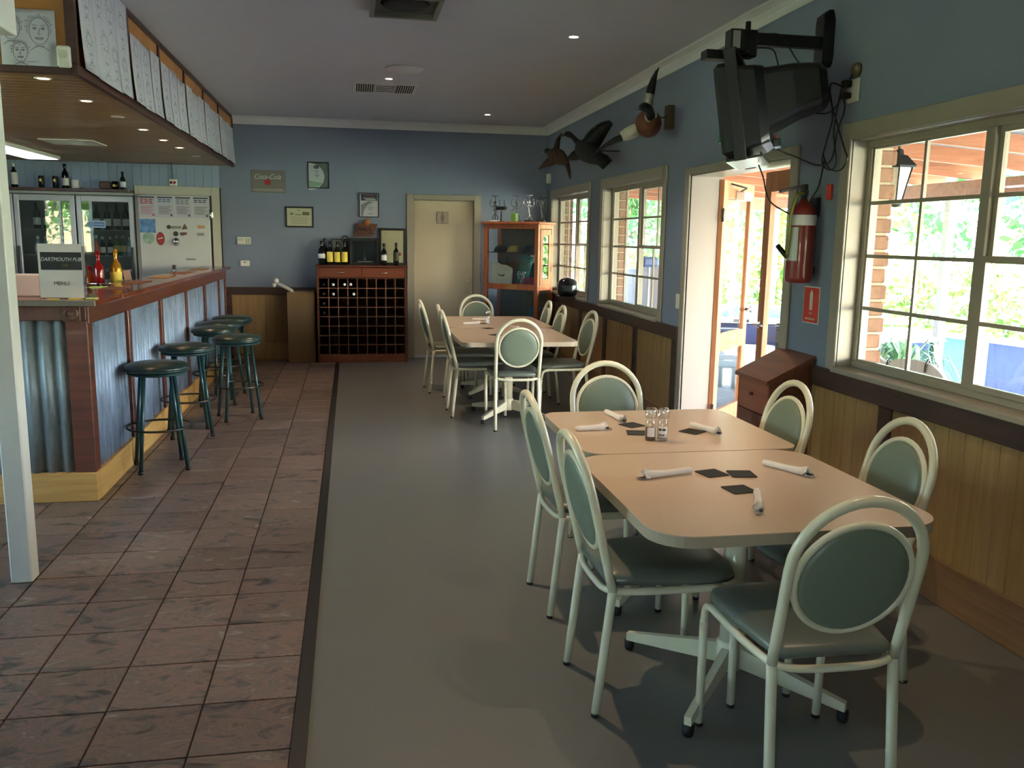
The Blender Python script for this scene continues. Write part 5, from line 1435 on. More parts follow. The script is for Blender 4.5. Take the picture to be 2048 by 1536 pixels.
def napkin(p, q, label, group, r=.0125):
    """p closed end, q open end with the cutlery tips"""
    P0 = Vector((p[0] * S, p[1] * S, 0)); Q0 = Vector((q[0] * S, q[1] * S, 0)); d = Q0 - P0; L_ = d.length
    t = thing('napkin_roll', label, 'napkin', (P0.x, P0.y, TH + .0005), math.atan2(d.y, d.x), group)
    L2 = L_ - .022
    pts = [(0, 0, r), (.02, 0, r), (L2 * .5, .002, r), (L2 * .8, -.001, r * 1.1), (L2, 0, r * 1.35)]
    B().tube(pts, [r * .75, r * .95, r * .9, r * 1.1, r * 1.3], 12, flat=1).obj('paper_roll', M_napkin, t)
    b = B(); b.add([(L2 - .01, -.016, .006), (L2 + .012, -.020, .022), (L2 + .006, -.002, .038), (L2 - .012, -.006, .034), (L2 - .01, -.016, .008)], [(0, 1, 2, 3)]); b.add([(L2 - .01, .016, .004), (L2 + .014, .019, .012), (L2 + .004, .012, .034), (L2 - .012, .008, .033)], [(0, 1, 2, 3), (3, 2, 1, 0)]); b.obj('paper_flap', M_napkin, t)
    B().bbox(L2 - .03, L_ + .012, -.010, .004, .004, .008, .001).obj('knife_tip', M_steel, t)
    B().bbox(L2 - .03, L_ + .002, .002, .012, .008, .012, .001).obj('fork_tip', M_alud, t)
    return t
GN = 'napkin rolls on the front tables'
napkin((1.159, 2.766), (.955, 2.708), 'rolled napkin lying left of the touching coasters on the nearest table', GN)
napkin((1.467, 2.838), (1.556, 2.658), 'rolled napkin at the right of the nearest table', GN)
napkin((1.275, 2.500), (1.185, 2.300), 'rolled napkin pointing toward the camera on the nearest table', GN)
napkin((1.162, 3.815), (1.182, 3.600), 'rolled napkin at the far edge of the table with the shakers', GN)
napkin((.925, 3.464), (1.074, 3.475), 'rolled napkin at the left of the table with the shakers', GN)
napkin((1.455, 3.500), (1.508, 3.315), 'rolled napkin at the right of the table with the shakers', GN)
GN2 = 'napkin rolls on the back tables'
napkin((1.02, 8.00), (1.20, 8.04), 'rolled napkin on the back tables left of the shaker, nearer one', GN2)
napkin((1.17, 8.44), (1.33, 8.36), 'rolled napkin on the back tables behind the shaker', GN2)
napkin((1.42, 7.70), (1.47, 7.55), 'rolled napkin on the back tables above the near chair', GN2)
for x, y, lb in ((1.26, 8.36, 'black coaster behind the shaker on the back tables'), (1.24, 7.90, 'black coaster in front of the shaker on the back tables'), (1.22, 7.35, 'black coaster seen through the near back-table chair'), (1.45, 7.62, 'black coaster right of centre on the back tables')):
    b = B(); b.prism(rrect(-.045, .045, -.045, .045, .006, 3), 0, .0025); o = b.obj('coaster', M_coaster, None, label=lb, cat='coaster', group='black coasters on the back tables', loc=(x, y, TH + .0006)); o.rotation_euler = (0, 0, .5)
M_sglass = plain('shaker_glass', col(210, 218, 216), .06, spec=.9)
def shaker_glass():
    return glass_mat('clear_glass', (.97, .99, .98, 1), .12, .04)
M_sg = shaker_glass(); M_sg2 = glass_mat('ribbed_cap', (.93, .96, .95, 1), .24, .12)
def shaker(x, y, label, fill, lab, s=1.0):
    t = thing('spice_grinder', label, 'grinder', (x, y, TH + .0006), R(-12))
    B().lathe([(.001, 0), (.021 * s, 0), (.023 * s, .004), (.0235 * s, .06 * s), (.021 * s, .078 * s), (.0175 * s, .088 * s), (.0175 * s, .094 * s), (.001, .094 * s)], 24).obj('glass_jar', M_sg, t)
    B().lathe([(.001, .003), (.0205 * s, .003), (.0205 * s, .052 * s if fill != M_white else .03), (.001, .053 * s if fill != M_white else .031)], 20).obj('spice', fill, t)
    n = 24; prof_ = [(.019 * s, .094 * s), (.0225 * s, .097 * s), (.0235 * s, .120 * s), (.022 * s, .133 * s), (.018 * s, .137 * s), (.001, .138 * s)]
    vs_ = []; fs = []
    for r_, z in prof_:
        for i in range(n * 2): vs_.append(((r_ + (.0009 if i % 2 and r_ > .01 else 0)) * math.cos(PI * i / n), (r_ + (.0009 if i % 2 and r_ > .01 else 0)) * math.sin(PI * i / n), z))
    for k in range(len(prof_) - 1):
        for i in range(2 * n): j = (i + 1) % (2 * n); fs.append((k * 2 * n + i, k * 2 * n + j, (k + 1) * 2 * n + j, (k + 1) * 2 * n + i))
    B().add(vs_, fs, True).obj('ribbed_cap', M_sg2, t)
    for k, (a0, a1, z0, z1, m) in enumerate(lab):
        b = B(); prof2 = []
        vs_ = []; fs = []
        for i in range(9):
            a = R(a0 + (a1 - a0) * i / 8)
            for z in (z0, z1): vs_.append((.0242 * s * math.cos(a), .0242 * s * math.sin(a), z * s))
        for i in range(8): fs.append((i * 2, i * 2 + 2, i * 2 + 3, i * 2 + 1))
        b.add(vs_, fs, True); b.obj('label', m, t)
    return t
M_pepper = plain('peppercorn', col(44, 42, 34), .8, var=.6, vscale=300); M_salt = plain('salt', col(200, 192, 190), .7, var=.1, vscale=200)
M_lbd = plain('label_brown', col(60, 34, 24), .5)
shaker(1.187 * S, 3.272 * S, 'glass pepper grinder, left of the pair on the table', M_pepper, [(230, 312, .018, .058, M_labelw), (226, 230, .014, .062, M_black)])
shaker(1.236 * S, 3.262 * S, 'glass salt grinder, right of the pair on the table', M_white if False else M_salt, [(215, 300, .018, .062, M_labelw), (217, 250, .044, .054, M_lbd), (256, 292, .044, .054, M_lbd), (219, 285, .022, .030, M_lbd)])
shaker(1.30, 8.28, 'glass grinder standing on the back tables', M_salt, [(215, 300, .018, .062, M_labelw)])

# ================================================================ BAR STOOLS
def make_stool(label, loc, rot):
    t = thing('bar_stool', label, 'stool', loc, rot, 'teal-legged bar stools along the bar')
    B().lathe([(.001, .650), (.165, .650), (.192, .660), (.202, .676), (.198, .692), (.175, .706), (.12, .716), (.001, .720)], 36).obj('seat', M_stoolseat, t)
    B().lathe([(.001, .636), (.175, .636), (.186, .644), (.186, .650), (.001, .650)], 32).obj('seat_base', M_stoolmetal, t)
    B().tube([(.199 * math.cos(R(a)), .199 * math.sin(R(a)), .668) for a in range(0, 360, 12)], .0045, 6, closed=True).obj('seat_piping', M_stoolmetal, t)
    for a in (45, 135, 225, 315):
        c_, s_ = math.cos(R(a)), math.sin(R(a))
        lg = B().tube([(.130 * c_, .130 * s_, .640), (.205 * c_, .205 * s_, .012)], .0135, 10).obj('leg', M_stoolmetal, t)
        B().lathe([(.001, 0), (.015, 0), (.016, .022), (.001, .022)], 12, c=(.206 * c_, .206 * s_, 0)).obj('rubber_foot', M_rubber, lg)
    B().tube([(.202 * math.cos(R(a)), .202 * math.sin(R(a)), .285) for a in range(0, 360, 12)], .0075, 8, closed=True).obj('foot_ring', M_stoolring, t)
    return t
s0 = make_stool('bar stool nearest the camera against the bar', (-1.268, 5.96, 0), R(18))
for (x, y, a, lb) in ((-1.255, 6.96, 16, 'second bar stool from the camera against the bar'), (-.955, 7.56, 20, 'bar stool standing furthest out from the bar'),
                      (-1.24, 8.25, 12, 'third bar stool tucked to the bar, beside the standing-out one'), (-1.25, 8.80, 30, 'second farthest bar stool along the bar'), (-1.22, 9.34, 10, 'bar stool farthest from the camera')):
    dup(s0, (x, y, 0), R(a), lb)

# ================================================================ RIGHT WALL THINGS
t = thing('light_switch', 'small white light switch between the second window and the door', 'switch', (XW, 6.42, 1.088))
at(t).bbox(XW - .009, XW, 6.385, 6.455, 1.03, 1.145, .004).obj('plate', M_white, t)
at(t).bbox(XW - .013, XW - .009, 6.405, 6.435, 1.065, 1.11, .002).obj('rocker', M_white, t)
t = thing('wall_sensor', 'small white sensor box high in the far right corner', 'sensor', (XW, 10.98, 2.31))
at(t).bbox(XW - .05, XW, 10.94, 11.02, 2.25, 2.37, .008).obj('case', M_white, t)
# fire extinguisher
EX, EY = 2.425, 4.43
t = thing('fire_extinguisher', 'red fire extinguisher hanging on the wall right of the doorway', 'fire extinguisher', (EX, EY, 1.335))
B().lathe([(.001, .0), (.062, .0), (.072, .012), (.074, .03), (.074, .37), (.068, .40), (.045, .425), (.025, .435), (.022, .45), (.001, .45)], 28).obj('cylinder', M_red, t)
B().lathe([(.0748, .31), (.0752, .311), (.0752, .365), (.0748, .366)], 28, cap=False).obj('white_band', M_labelw, t)
b = B(); vs_ = []; fs = []
for i in range(9):
    a = R(170 + 60 * i / 8)
    for z in (.12, .30): vs_.append((.0755 * math.cos(a), .0755 * math.sin(a), z))
for i in range(8): fs.append((2 * i, 2 * i + 2, 2 * i + 3, 2 * i + 1))
b.add(vs_, fs, True); b.obj('instruction_label', plain('ext_label', col(190, 196, 190), .4), t)
b = B(); b.lathe([(.001, .45), (.018, .45), (.02, .49), (.001, .495)], 14); b.bbox(-.018, .012, -.03, .012, .47, .50, .003); b.bbox(-.014, .014, -.018, .018, .50, .53, .003)
b.obj('valve', M_alud, t)
B(Matrix.Rotation(R(-14), 4, 'Y')).bbox(-.02, .10, -.012, .012, .50, .515, .003).obj('lever', M_black, t)
B().tube(smooth_path([(-.015, -.02, .48), (-.06, -.04, .47), (-.085, -.035, .38), (-.085, -.02, .22), (-.082, -.01, .14)], 5), .009, 8).obj('hose', plain('hose_yellow', col(120, 124, 40), .5), t)
B().cyl((-.082, -.01, .14), (-.11, .05, .20), .014, 10).obj('nozzle', M_black, t)
b = B(); b.bbox(.055, .087, -.03, .03, .36, .46, .003); b.bbox(.06, .087, -.02, .02, .05, .09, .003); b.obj('wall_bracket', M_alud, t)
t = thing('extinguisher_tag', 'red hook block on the wall above the fire extinguisher', 'hook', (XW, 4.30, 1.82))
at(t).bbox(XW - .02, XW, 4.285, 4.325, 1.78, 1.86, .004).obj('block', M_signred, t)
t = thing('fire_sign', 'red sign with white extinguisher picture below the extinguisher', 'sign', (XW, 4.42, 1.215))
at(t).bbox(XW - .004, XW, 4.335, 4.505, 1.110, 1.315, .001).obj('white_edge', M_label, t)
at(t).box(XW - .0052, XW - .004, 4.342, 4.498, 1.117, 1.308).obj('red_field', M_signred, t)
b = at(t)
W4 = facing('W', (XW - .0054, 4.42, 1.22))
b2 = B(b.m @ W4)
pic = [(-.016, -.035), (.016, -.035), (.016, .055), (.010, .066), (.004, .070), (.004, .078), (-.004, .078), (-.004, .070), (-.010, .066), (-.016, .055)]
b2.add([(x, y, 0) for x, y in pic], [tuple(range(len(pic)))]); b2.obj('extinguisher_picture', M_label, t)
lettering('FIRE', .020, 'W', (XW - .0056, 4.42, 1.165), M_label, t)
lettering('EXTINGUISHER', .016, 'W', (XW - .0056, 4.42, 1.135), M_label, t, squash=.95)
# green exit box above the door
t = thing('exit_sign', 'green exit sign box on the wall mostly hidden behind the television', 'exit sign', (XW, 5.44, 2.27))
at(t).bbox(XW - .06, XW, 5.22, 5.67, 2.20, 2.37, .006).obj('housing', M_white, t)
at(t).box(XW - .062, XW - .06, 5.225, 5.665, 2.205, 2.365).obj('green_face', M_green, t)
lettering('EXIT', .13, 'W', (XW - .0635, 5.44, 2.28), M_labelw, t)
# lectern box
lx0, lx1, ly0, ly1 = 2.245, 2.505, 4.335, 4.715
t = thing('suggestion_lectern', 'reddish timber stand with a sloping lid against the wall beside the doorway', 'stand', ((lx0 + lx1) / 2, (ly0 + ly1) / 2, 0))
def zt(x): return .79 + (x - lx0) * .50
b = at(t)
for y in (ly0, ly1 - .018):
    v = [(lx0, y, 0), (lx1, y, 0), (lx1, y, zt(lx1)), (lx0, y, zt(lx0)), (lx0, y + .018, 0), (lx1, y + .018, 0), (lx1, y + .018, zt(lx1)), (lx0, y + .018, zt(lx0))]
    at(t).add(v, [(0, 1, 2, 3), (7, 6, 5, 4), (0, 4, 5, 1), (1, 5, 6, 2), (2, 6, 7, 3), (3, 7, 4, 0)]).obj('side_panel', M_lectern, t)
at(t).box(lx1 - .018, lx1, ly0 + .018, ly1 - .018, 0, zt(lx1 - .018) - .002).obj('back_panel', M_lectern, t)
at(t).bbox(lx0, lx0 + .018, ly0 + .018, ly1 - .018, .60, zt(lx0) - .004, .002).obj('drawer_front', M_lectern, t)
at(t).bbox(lx0, lx0 + .018, ly0 + .018, ly1 - .018, .0, .595, .002).obj('front_panel', M_rack, t)
v = [(lx0 - .02, ly0 - .012, zt(lx0 - .02)), (lx1, ly0 - .012, zt(lx1)), (lx1, ly1 + .012, zt(lx1)), (lx0 - .02, ly1 + .012, zt(lx0 - .02))]
at(t).add(v + [(x, y, z + .020) for x, y, z in v], [(3, 2, 1, 0), (4, 5, 6, 7), (0, 1, 5, 4), (1, 2, 6, 5), (2, 3, 7, 6), (3, 0, 4, 7)]).obj('lid', M_lectern, t)
at(t).cyl((lx0 - .002, 4.525, .70), (lx0 - .02, 4.525, .70), .010, 10).obj('knob', M_rack, t)
# helmet on the sill of the first window
t = thing('motorcycle_helmet', 'glossy black helmet on the sill at the far window', 'helmet', (2.425, 9.62, .912))
b = B(); n = 16
prof_ = [(.09, 0), (.112, .03), (.122, .08), (.120, .13), (.100, .175), (.065, .200), (.001, .210)]
b.lathe(prof_, 24, cap=False); b.lathe([(.084, 0), (.105, .03), (.114, .08), (.112, .13)], 24, cap=False); b.obj('shell', plain('helmet_black', col(16, 16, 17), .12, coat=.6), t)
b = B(); vs_ = []; fs = []
for i in range(11):
    a = R(200 + 90 * i / 10)
    for z, r_ in ((.06, .124), (.125, .125)): vs_.append((r_ * math.cos(a), r_ * math.sin(a), z))
for i in range(10): fs.append((2 * i, 2 * i + 2, 2 * i + 3, 2 * i + 1))
b.add(vs_, fs, True); b.obj('visor', plain('visor', col(40, 44, 48), .08), t)
t2 = thing('dado_shelf', None, None, (2.45, 9.62, .89), kind='structure')
at(t2).bbox(2.33, XW - .03, 9.46, 9.80, .889, .911, .003).obj('board', M_rail, t2)

# ---------------------------------------------------------------- television on its arm
TVP = Vector((2.02, 4.44, 2.215)); TA = R(149)
tv = thing('television', 'old black tube television in a ceiling-high wall bracket, seen from behind', 'television', TVP, TA)
tv.rotation_euler = (0, R(9), TA)
b = B(); b.bbox(-.03, .075, -.255, .255, -.235, .225, .022); b.obj('front_shell', M_tvgrey, tv)
B().bbox(.0745, .078, -.215, .215, -.17, .185, .002).obj('screen', plain('tv_screen', col(18, 22, 22), .1), tv)
def loft(b, rings):
    n = len(rings[0]); vs_ = [p for r_ in rings for p in r_]; fs = []
    for k in range(len(rings) - 1):
        for i in range(n): j = (i + 1) % n; fs.append((k * n + i, k * n + j, (k + 1) * n + j, (k + 1) * n + i))
    fs.append(tuple(range(n))[::-1]); fs.append(tuple((len(rings) - 1) * n + i for i in range(n)))
    b.add(vs_, fs, False)
def rect_ring(x, w, z0, z1, r): return [(x, p[0], p[1]) for p in rrect(-w, w, z0, z1, r, 4)]
b = B(); loft(b, [rect_ring(-.03, .235, -.215, .205, .02), rect_ring(-.12, .222, -.20, .195, .03), rect_ring(-.16, .19, -.185, .190, .04)]); b.obj('body_shell', M_black, tv)
b = B(); loft(b, [rect_ring(-.16, .165, -.12, .185, .04), rect_ring(-.30, .150, -.07, .18, .04), rect_ring(-.42, .13, -.05, .165, .05), rect_ring(-.455, .10, -.02, .13, .05)]); b.obj('tube_housing', M_black, tv)
b = B()
for k in range(7): b.box(-.155, -.05, -.236, -.2345, -.12 + k * .04, -.112 + k * .04)
b.obj('cooling_slots', M_dark, tv)
B().bbox(-.20, -.162, -.10, .02, -.20, -.16, .004).obj('socket_panel', M_alud, tv)
B().cyl((-.175, -.06, -.16), (-.178, -.06, -.13), .006, 8).obj('red_plug', M_signred, tv)
br = thing('television_bracket', 'black wall arm and yoke carrying the tube television', 'bracket', TVP, TA)
br.rotation_euler = (0, R(9), TA)
b = B()
for s in (-1, 1): b.bbox(-.045, .015, s * .262 - .006, s * .262 + .006, -.265, .275, .003)
b.bbox(-.05, .02, -.268, .268, .268, .285, .003)
b.obj('yoke', M_black, br)
b = B(); b.bbox(-.11, .05, -.255, .255, -.262, -.250, .003).bbox(-.12, -.11, -.255, .255, -.262, -.238, .002).bbox(.05, .06, -.255, .255, -.262, -.238, .002); b.obj('tray', plain('tray_steel', col(70, 74, 72), .3, metal=.6), br)
B().bbox(-.09, .04, -.05, .05, .285, .31, .004).obj('swivel_plate', M_black, br)
b = at(br); b.bbox(2.055 - .045, 2.055 + .035, 4.40, 4.48, 2.50, 2.635, .006); b.cyl((2.05, 4.44, 2.60), (2.05, 4.44, 2.68), .014, 10); b.cyl((1.99, 4.44, 2.49), (1.985, 4.44, 2.52), .03, 12); b.obj('pivot_block', M_black, br)
b = at(br); b.bbox(1.925, 2.01, 4.36, 4.44, 2.515, 2.625, .004); b.obj('head_block', M_black, br)
at(br).box(1.935, 1.975, 4.3585, 4.36, 2.53, 2.615).obj('barcode_label', plain('barcode', col(168, 168, 160), .5), br)
at(br).bbox(1.80, 1.96, 4.37, 4.45, 2.475, 2.52, .004).obj('tilt_arm', M_black, br)
at(br).bbox(2.04, 2.47, 4.415, 4.465, 2.565, 2.625, .004).obj('wall_arm', M_black, br)
b = at(br)
loftp = []
for z, w in ((2.47, .035), (2.49, .05), (2.52, .055), (2.70, .055), (2.73, .045), (2.76, .03)):
    loftp.append([(2.511, 4.44 - w, z), (2.49 if z in (2.47, 2.76) else 2.455, 4.44 - w * .8, z), (2.49 if z in (2.47, 2.76) else 2.455, 4.44 + w * .8, z), (2.511, 4.44 + w, z)])
loft(b, loftp); b.obj('wall_plate', M_black, br)
# tape and cables
t = thing('power_outlet', 'white double power point with plugs high on the wall beside the television', 'power outlet', (XW, 4.17, 2.315))
at(t).bbox(XW - .012, XW, 4.105, 4.205, 2.255, 2.37, .004).obj('plate', M_white, t)
at(t).bbox(XW - .055, XW - .012, 4.16, 4.20, 2.33, 2.365, .005).obj('plug', M_black, t)
at(t).bbox(XW - .055, XW - .012, 4.16, 4.20, 2.275, 2.305, .005).obj('plug', M_black, t)
t = thing('cable_grommet', 'round brown cable boss on the wall above the power point', 'cable outlet', (XW, 4.14, 2.41))
b = at(t); b.lathe([(.001, XW - .03), (.026, XW - .028), (.036, XW - .012), (.036, XW), (.001, XW)], 20, axis='X', c=(0, 4.14, 2.41)); b.obj('boss', plain('boss_brown', col(98, 86, 62), .5), t)
cables = [
    [(2.36, 4.33, 2.40), (2.44, 4.30, 2.36), (2.46, 4.26, 2.20), (2.46, 4.30, 2.08), (2.46, 4.33, 1.98), (2.46, 4.26, 1.93), (2.46, 4.19, 1.96), (2.45, 4.22, 2.12), (2.45, 4.19, 2.28), (2.46, 4.18, 2.35)],
    [(2.20, 4.33, 2.03), (2.34, 4.38, 2.00), (2.44, 4.34, 1.96), (2.46, 4.24, 1.98), (2.46, 4.20, 2.12), (2.46, 4.15, 2.22), (2.46, 4.18, 2.29)],
    [(2.46, 4.20, 2.34), (2.44, 4.26, 2.36), (2.45, 4.27, 2.28), (2.46, 4.20, 2.14), (2.46, 4.12, 2.02), (2.46, 4.09, 1.97), (2.46, 4.15, 1.92), (2.46, 4.26, 1.94), (2.46, 4.33, 2.02)],
    [(2.14, 4.42, 2.62), (2.20, 4.36, 2.60), (2.27, 4.32, 2.48), (2.33, 4.30, 2.42)],
    [(2.07, 4.38, 2.54), (2.14, 4.34, 2.53), (2.16, 4.32, 2.48), (2.17, 4.31, 2.42), (2.18, 4.31, 2.30)],
    [(2.40, 4.40, 2.24), (2.45, 4.32, 2.22), (2.46, 4.24, 2.24), (2.46, 4.17, 2.31), (2.49, 4.14, 2.40)],
    [(2.46, 4.31, 1.98), (2.47, 4.36, 1.86), (2.46, 4.40, 1.80), (2.44, 4.44, 1.74), (2.40, 4.50, 1.70)],
    [(2.16, 4.45, 1.96), (2.20, 4.47, 1.90), (2.24, 4.50, 1.82), (2.28, 4.50, 1.76), (2.36, 4.43, 1.70)]]
cl_ = ['long black cable looping from the television back to the power point', 'black cable hanging in a low loop below the television', 'widest cable loop hanging below the power point', 'thin cable running from the bracket arm down the television back', 'short curled cable beside the bracket pivot', 'cable running from the television back to the round boss', 'cable end hanging in front of the fire extinguisher', 'cable end hanging under the television tray']
for p_, lb in zip(cables, cl_):
    o = at(thing('dummy', None, None)) if False else None
    q = p_[0]
    b = B(Matrix.Translation((-q[0], -q[1], -q[2]))); b.tube(smooth_path(p_, 6), .0042, 6)
    b.obj('cable', M_black, None, label=lb, cat='cable', group='cables behind the television', loc=q)

# ---------------------------------------------------------------- mounted birds
def wing(b, pts, widths, thick=.008, nrm=(0, 1, 0)):
    """blade-like wing along pts, feathered trailing edge"""
    P_ = [Vector(p) for p in pts]; n_ = Vector(nrm); L_ = len(P_); A_ = []; 
    for i in range(L_):
        d = (P_[min(i + 1, L_ - 1)] - P_[max(i - 1, 0)]).normalized(); s_ = d.cross(n_).normalized()
        A_.append((P_[i] - s_ * widths[i] * .35, P_[i] + s_ * widths[i] * .65))
    vs_ = []; fs = []
    for a, c in A_:
        m_ = (a + c) / 2
        vs_ += [tuple(a), tuple(m_ + n_ * thick), tuple(c), tuple(m_ - n_ * thick)]
    for i in range(L_ - 1):
        for k in range(4): fs.append((i * 4 + k, i * 4 + (k + 1) % 4, i * 4 + 4 + (k + 1) % 4, i * 4 + 4 + k))
    fs += [(3, 2, 1, 0), tuple((L_ - 1) * 4 + k for k in range(4))]
    b.add(vs_, fs, True)
    # feathers
    for i in range(L_ - 1):
        for q in range(6):
            f = (q + .5) / 6; c = A_[i][1].lerp(A_[i + 1][1], f); a = A_[i][0].lerp(A_[i + 1][0], f)
            d = (P_[i + 1] - P_[i]).normalized(); o_ = (c - a).normalized()
            w_ = (P_[i + 1] - P_[i]).length / 6 * .9; tip = c + o_ * w_ * .8 + d * w_ * 1.0
            base = c - o_ * w_
            b.add([tuple(base - d * w_ * .6), tuple(base + d * w_ * .6), tuple(tip + n_ * .001), tuple(base - d * w_ * .6 - n_ * .003), tuple(base + d * w_ * .6 - n_ * .003), tuple(tip - n_ * .002)], [(0, 1, 2), (5, 4, 3), (0, 3, 4, 1), (1, 4, 5, 2), (2, 5, 3, 0)])
def body_tube(b, pts, rad, n=14): b.tube(smooth_path(pts, 4), [rad[min(int(i / 4), len(rad) - 1)] * (1 - (i % 4) / 4) + rad[min(int(i / 4) + 1, len(rad) - 1)] * ((i % 4) / 4) for i in range((len(pts) - 1) * 4 + 1)], n)
bi = thing('mounted_pheasant', 'mounted pheasant with a rusty breast and white neck ring, nearest the camera', 'mounted bird', (2.26, 6.60, 2.46))
b = at(bi); body_tube(b, [(2.235, 6.44, 2.45), (2.25, 6.50, 2.445), (2.27, 6.60, 2.44), (2.29, 6.74, 2.44), (2.31, 6.88, 2.44)], [.045, .085, .105, .075, .02]); b.obj('body', M_rust, bi)
b = at(bi); body_tube(b, [(2.24, 6.48, 2.475), (2.215, 6.42, 2.495), (2.19, 6.38, 2.515), (2.15, 6.36, 2.525), (2.115, 6.35, 2.515)], [.045, .036, .034, .036, .018]); b.obj('head', M_headgreen, bi)
b = at(bi); b.tube([(2.115, 6.35, 2.512), (2.085, 6.34, 2.495)], .010, 8, r1=.003); b.obj('beak', plain('beak', col(150, 140, 110), .5), bi)
b = at(bi); b.tube([(2.232 + .046 * math.cos(R(a)) * .9, 6.435 - .012 * math.sin(R(a)), 2.478 + .044 * math.sin(R(a))) for a in range(0, 360, 24)], .008, 6, closed=True); b.obj('neck_ring', M_whitebird, bi)
b = at(bi); wing(b, [(2.262, 6.62, 2.50), (2.278, 6.62, 2.56), (2.286, 6.62, 2.62), (2.293, 6.62, 2.665)], [.06, .07, .068, .065], .014); b.obj('wing_base', M_whitebird, bi)
b = at(bi); wing(b, [(2.293, 6.62, 2.66), (2.303, 6.62, 2.71), (2.315, 6.62, 2.77), (2.332, 6.62, 2.83), (2.348, 6.62, 2.86)], [.07, .062, .045, .02, .006], .010); b.obj('wing_tip', M_blackbird, bi)
b = at(bi); wing(b, [(2.22, 6.60, 2.43), (2.16, 6.61, 2.40), (2.11, 6.62, 2.375), (2.07, 6.65, 2.355)], [.06, .10, .095, .07], .014); b.obj('wing_base', M_whitebird, bi)
b = at(bi); wing(b, [(2.09, 6.64, 2.35), (2.03, 6.69, 2.325), (1.98, 6.74, 2.29), (1.93, 6.80, 2.25), (1.90, 6.84, 2.22)], [.05, .045, .03, .018, .005], .008); b.obj('wing_tip', M_blackbird, bi)
b = at(bi); wing(b, [(2.30, 6.85, 2.44), (2.31, 7.0, 2.42), (2.32, 7.25, 2.40)], [.06, .05, .012], .006, (0, 0, 1)); b.obj('tail', M_brownbird, bi)
b = at(bi); b.bbox(2.455, XW, 6.68, 6.76, 2.42, 2.60, .004); b.cyl((2.33, 6.72, 2.50), (2.46, 6.72, 2.51), .005, 8); b.obj('mounting_block', plain('mount_wood', col(92, 78, 54), .6), bi)
bi = thing('mounted_goose', 'dark mounted goose with outstretched neck, middle bird on the wall', 'mounted bird', (2.22, 8.1, 2.38))
b = at(bi); body_tube(b, [(2.182, 8.35, 2.455), (2.20, 8.27, 2.415), (2.22, 8.15, 2.375), (2.24, 8.02, 2.325), (2.265, 7.90, 2.27)], [.035, .085, .105, .085, .04]); b.obj('body', M_blackbird, bi)
b = at(bi); body_tube(b, [(2.195, 8.30, 2.44), (2.165, 8.38, 2.49), (2.14, 8.44, 2.535), (2.11, 8.48, 2.562), (2.08, 8.50, 2.565)], [.045, .026, .022, .030, .020]); b.obj('neck_and_head', M_blackbird, bi)
b = at(bi); b.tube([(2.085, 8.50, 2.563), (2.035, 8.53, 2.545)], .014, 8, r1=.007); b.obj('beak', plain('goose_beak', col(40, 38, 36), .5), bi)
b = at(bi); wing(b, [(2.235, 8.10, 2.40), (2.27, 8.07, 2.46), (2.305, 8.04, 2.52), (2.345, 8.0, 2.575), (2.385, 7.96, 2.615)], [.16, .17, .15, .11, .05], .014); b.obj('wing', M_blackbird, bi)
b = at(bi); wing(b, [(2.20, 8.28, 2.40), (2.175, 8.36, 2.385), (2.15, 8.45, 2.365), (2.12, 8.55, 2.34)], [.12, .11, .08, .03], .012, (.4, .9, .2)); b.obj('wing', M_blackbird, bi)
b = at(bi); wing(b, [(2.25, 7.95, 2.30), (2.275, 7.87, 2.255), (2.30, 7.80, 2.21)], [.10, .12, .11], .010, (.3, .9, 0)); b.obj('tail', M_blackbird, bi)
b = at(bi); b.cyl((2.24, 8.05, 2.37), (XW, 8.08, 2.38), .006, 8); b.obj('mounting_rod', M_alud, bi)
bi = thing('mounted_pheasant', 'brown mounted pheasant with raised wing, farthest bird on the wall', 'mounted bird', (2.22, 9.4, 2.43))
b = at(bi); body_tube(b, [(2.165, 9.56, 2.49), (2.19, 9.49, 2.465), (2.225, 9.38, 2.43), (2.255, 9.28, 2.39), (2.285, 9.2, 2.35)], [.03, .07, .085, .06, .02]); b.obj('body', M_brownbird, bi)
b = at(bi); b.ball((2.15, 9.60, 2.51), .036, 1, 1, .9); b.tube([(2.17, 9.57, 2.49), (2.15, 9.60, 2.505)], .03, 10); b.obj('head', M_headgreen, bi)
b = at(bi); b.tube([(2.12, 9.61, 2.505), (2.10, 9.615, 2.49)], .008, 6, r1=.003); b.obj('beak', M_whitebird, bi)
b = at(bi); wing(b, [(2.225, 9.45, 2.47), (2.236, 9.47, 2.55), (2.252, 9.49, 2.62), (2.285, 9.5, 2.69)], [.07, .06, .045, .01], .010); b.obj('wing', M_brownbird, bi)
b = at(bi); wing(b, [(2.20, 9.5, 2.43), (2.16, 9.55, 2.40), (2.12, 9.6, 2.37), (2.07, 9.65, 2.32)], [.10, .10, .06, .012], .010); b.obj('wing', M_brownbird, bi)
b = at(bi); wing(b, [(2.27, 9.24, 2.37), (2.275, 9.18, 2.31), (2.28, 9.12, 2.24), (2.285, 9.08, 2.18)], [.06, .05, .03, .008], .008); b.obj('tail', M_brownbird, bi)
b = at(bi); b.cyl((2.24, 9.35, 2.42), (XW, 9.36, 2.43), .006, 8); b.obj('mounting_rod', M_alud, bi)
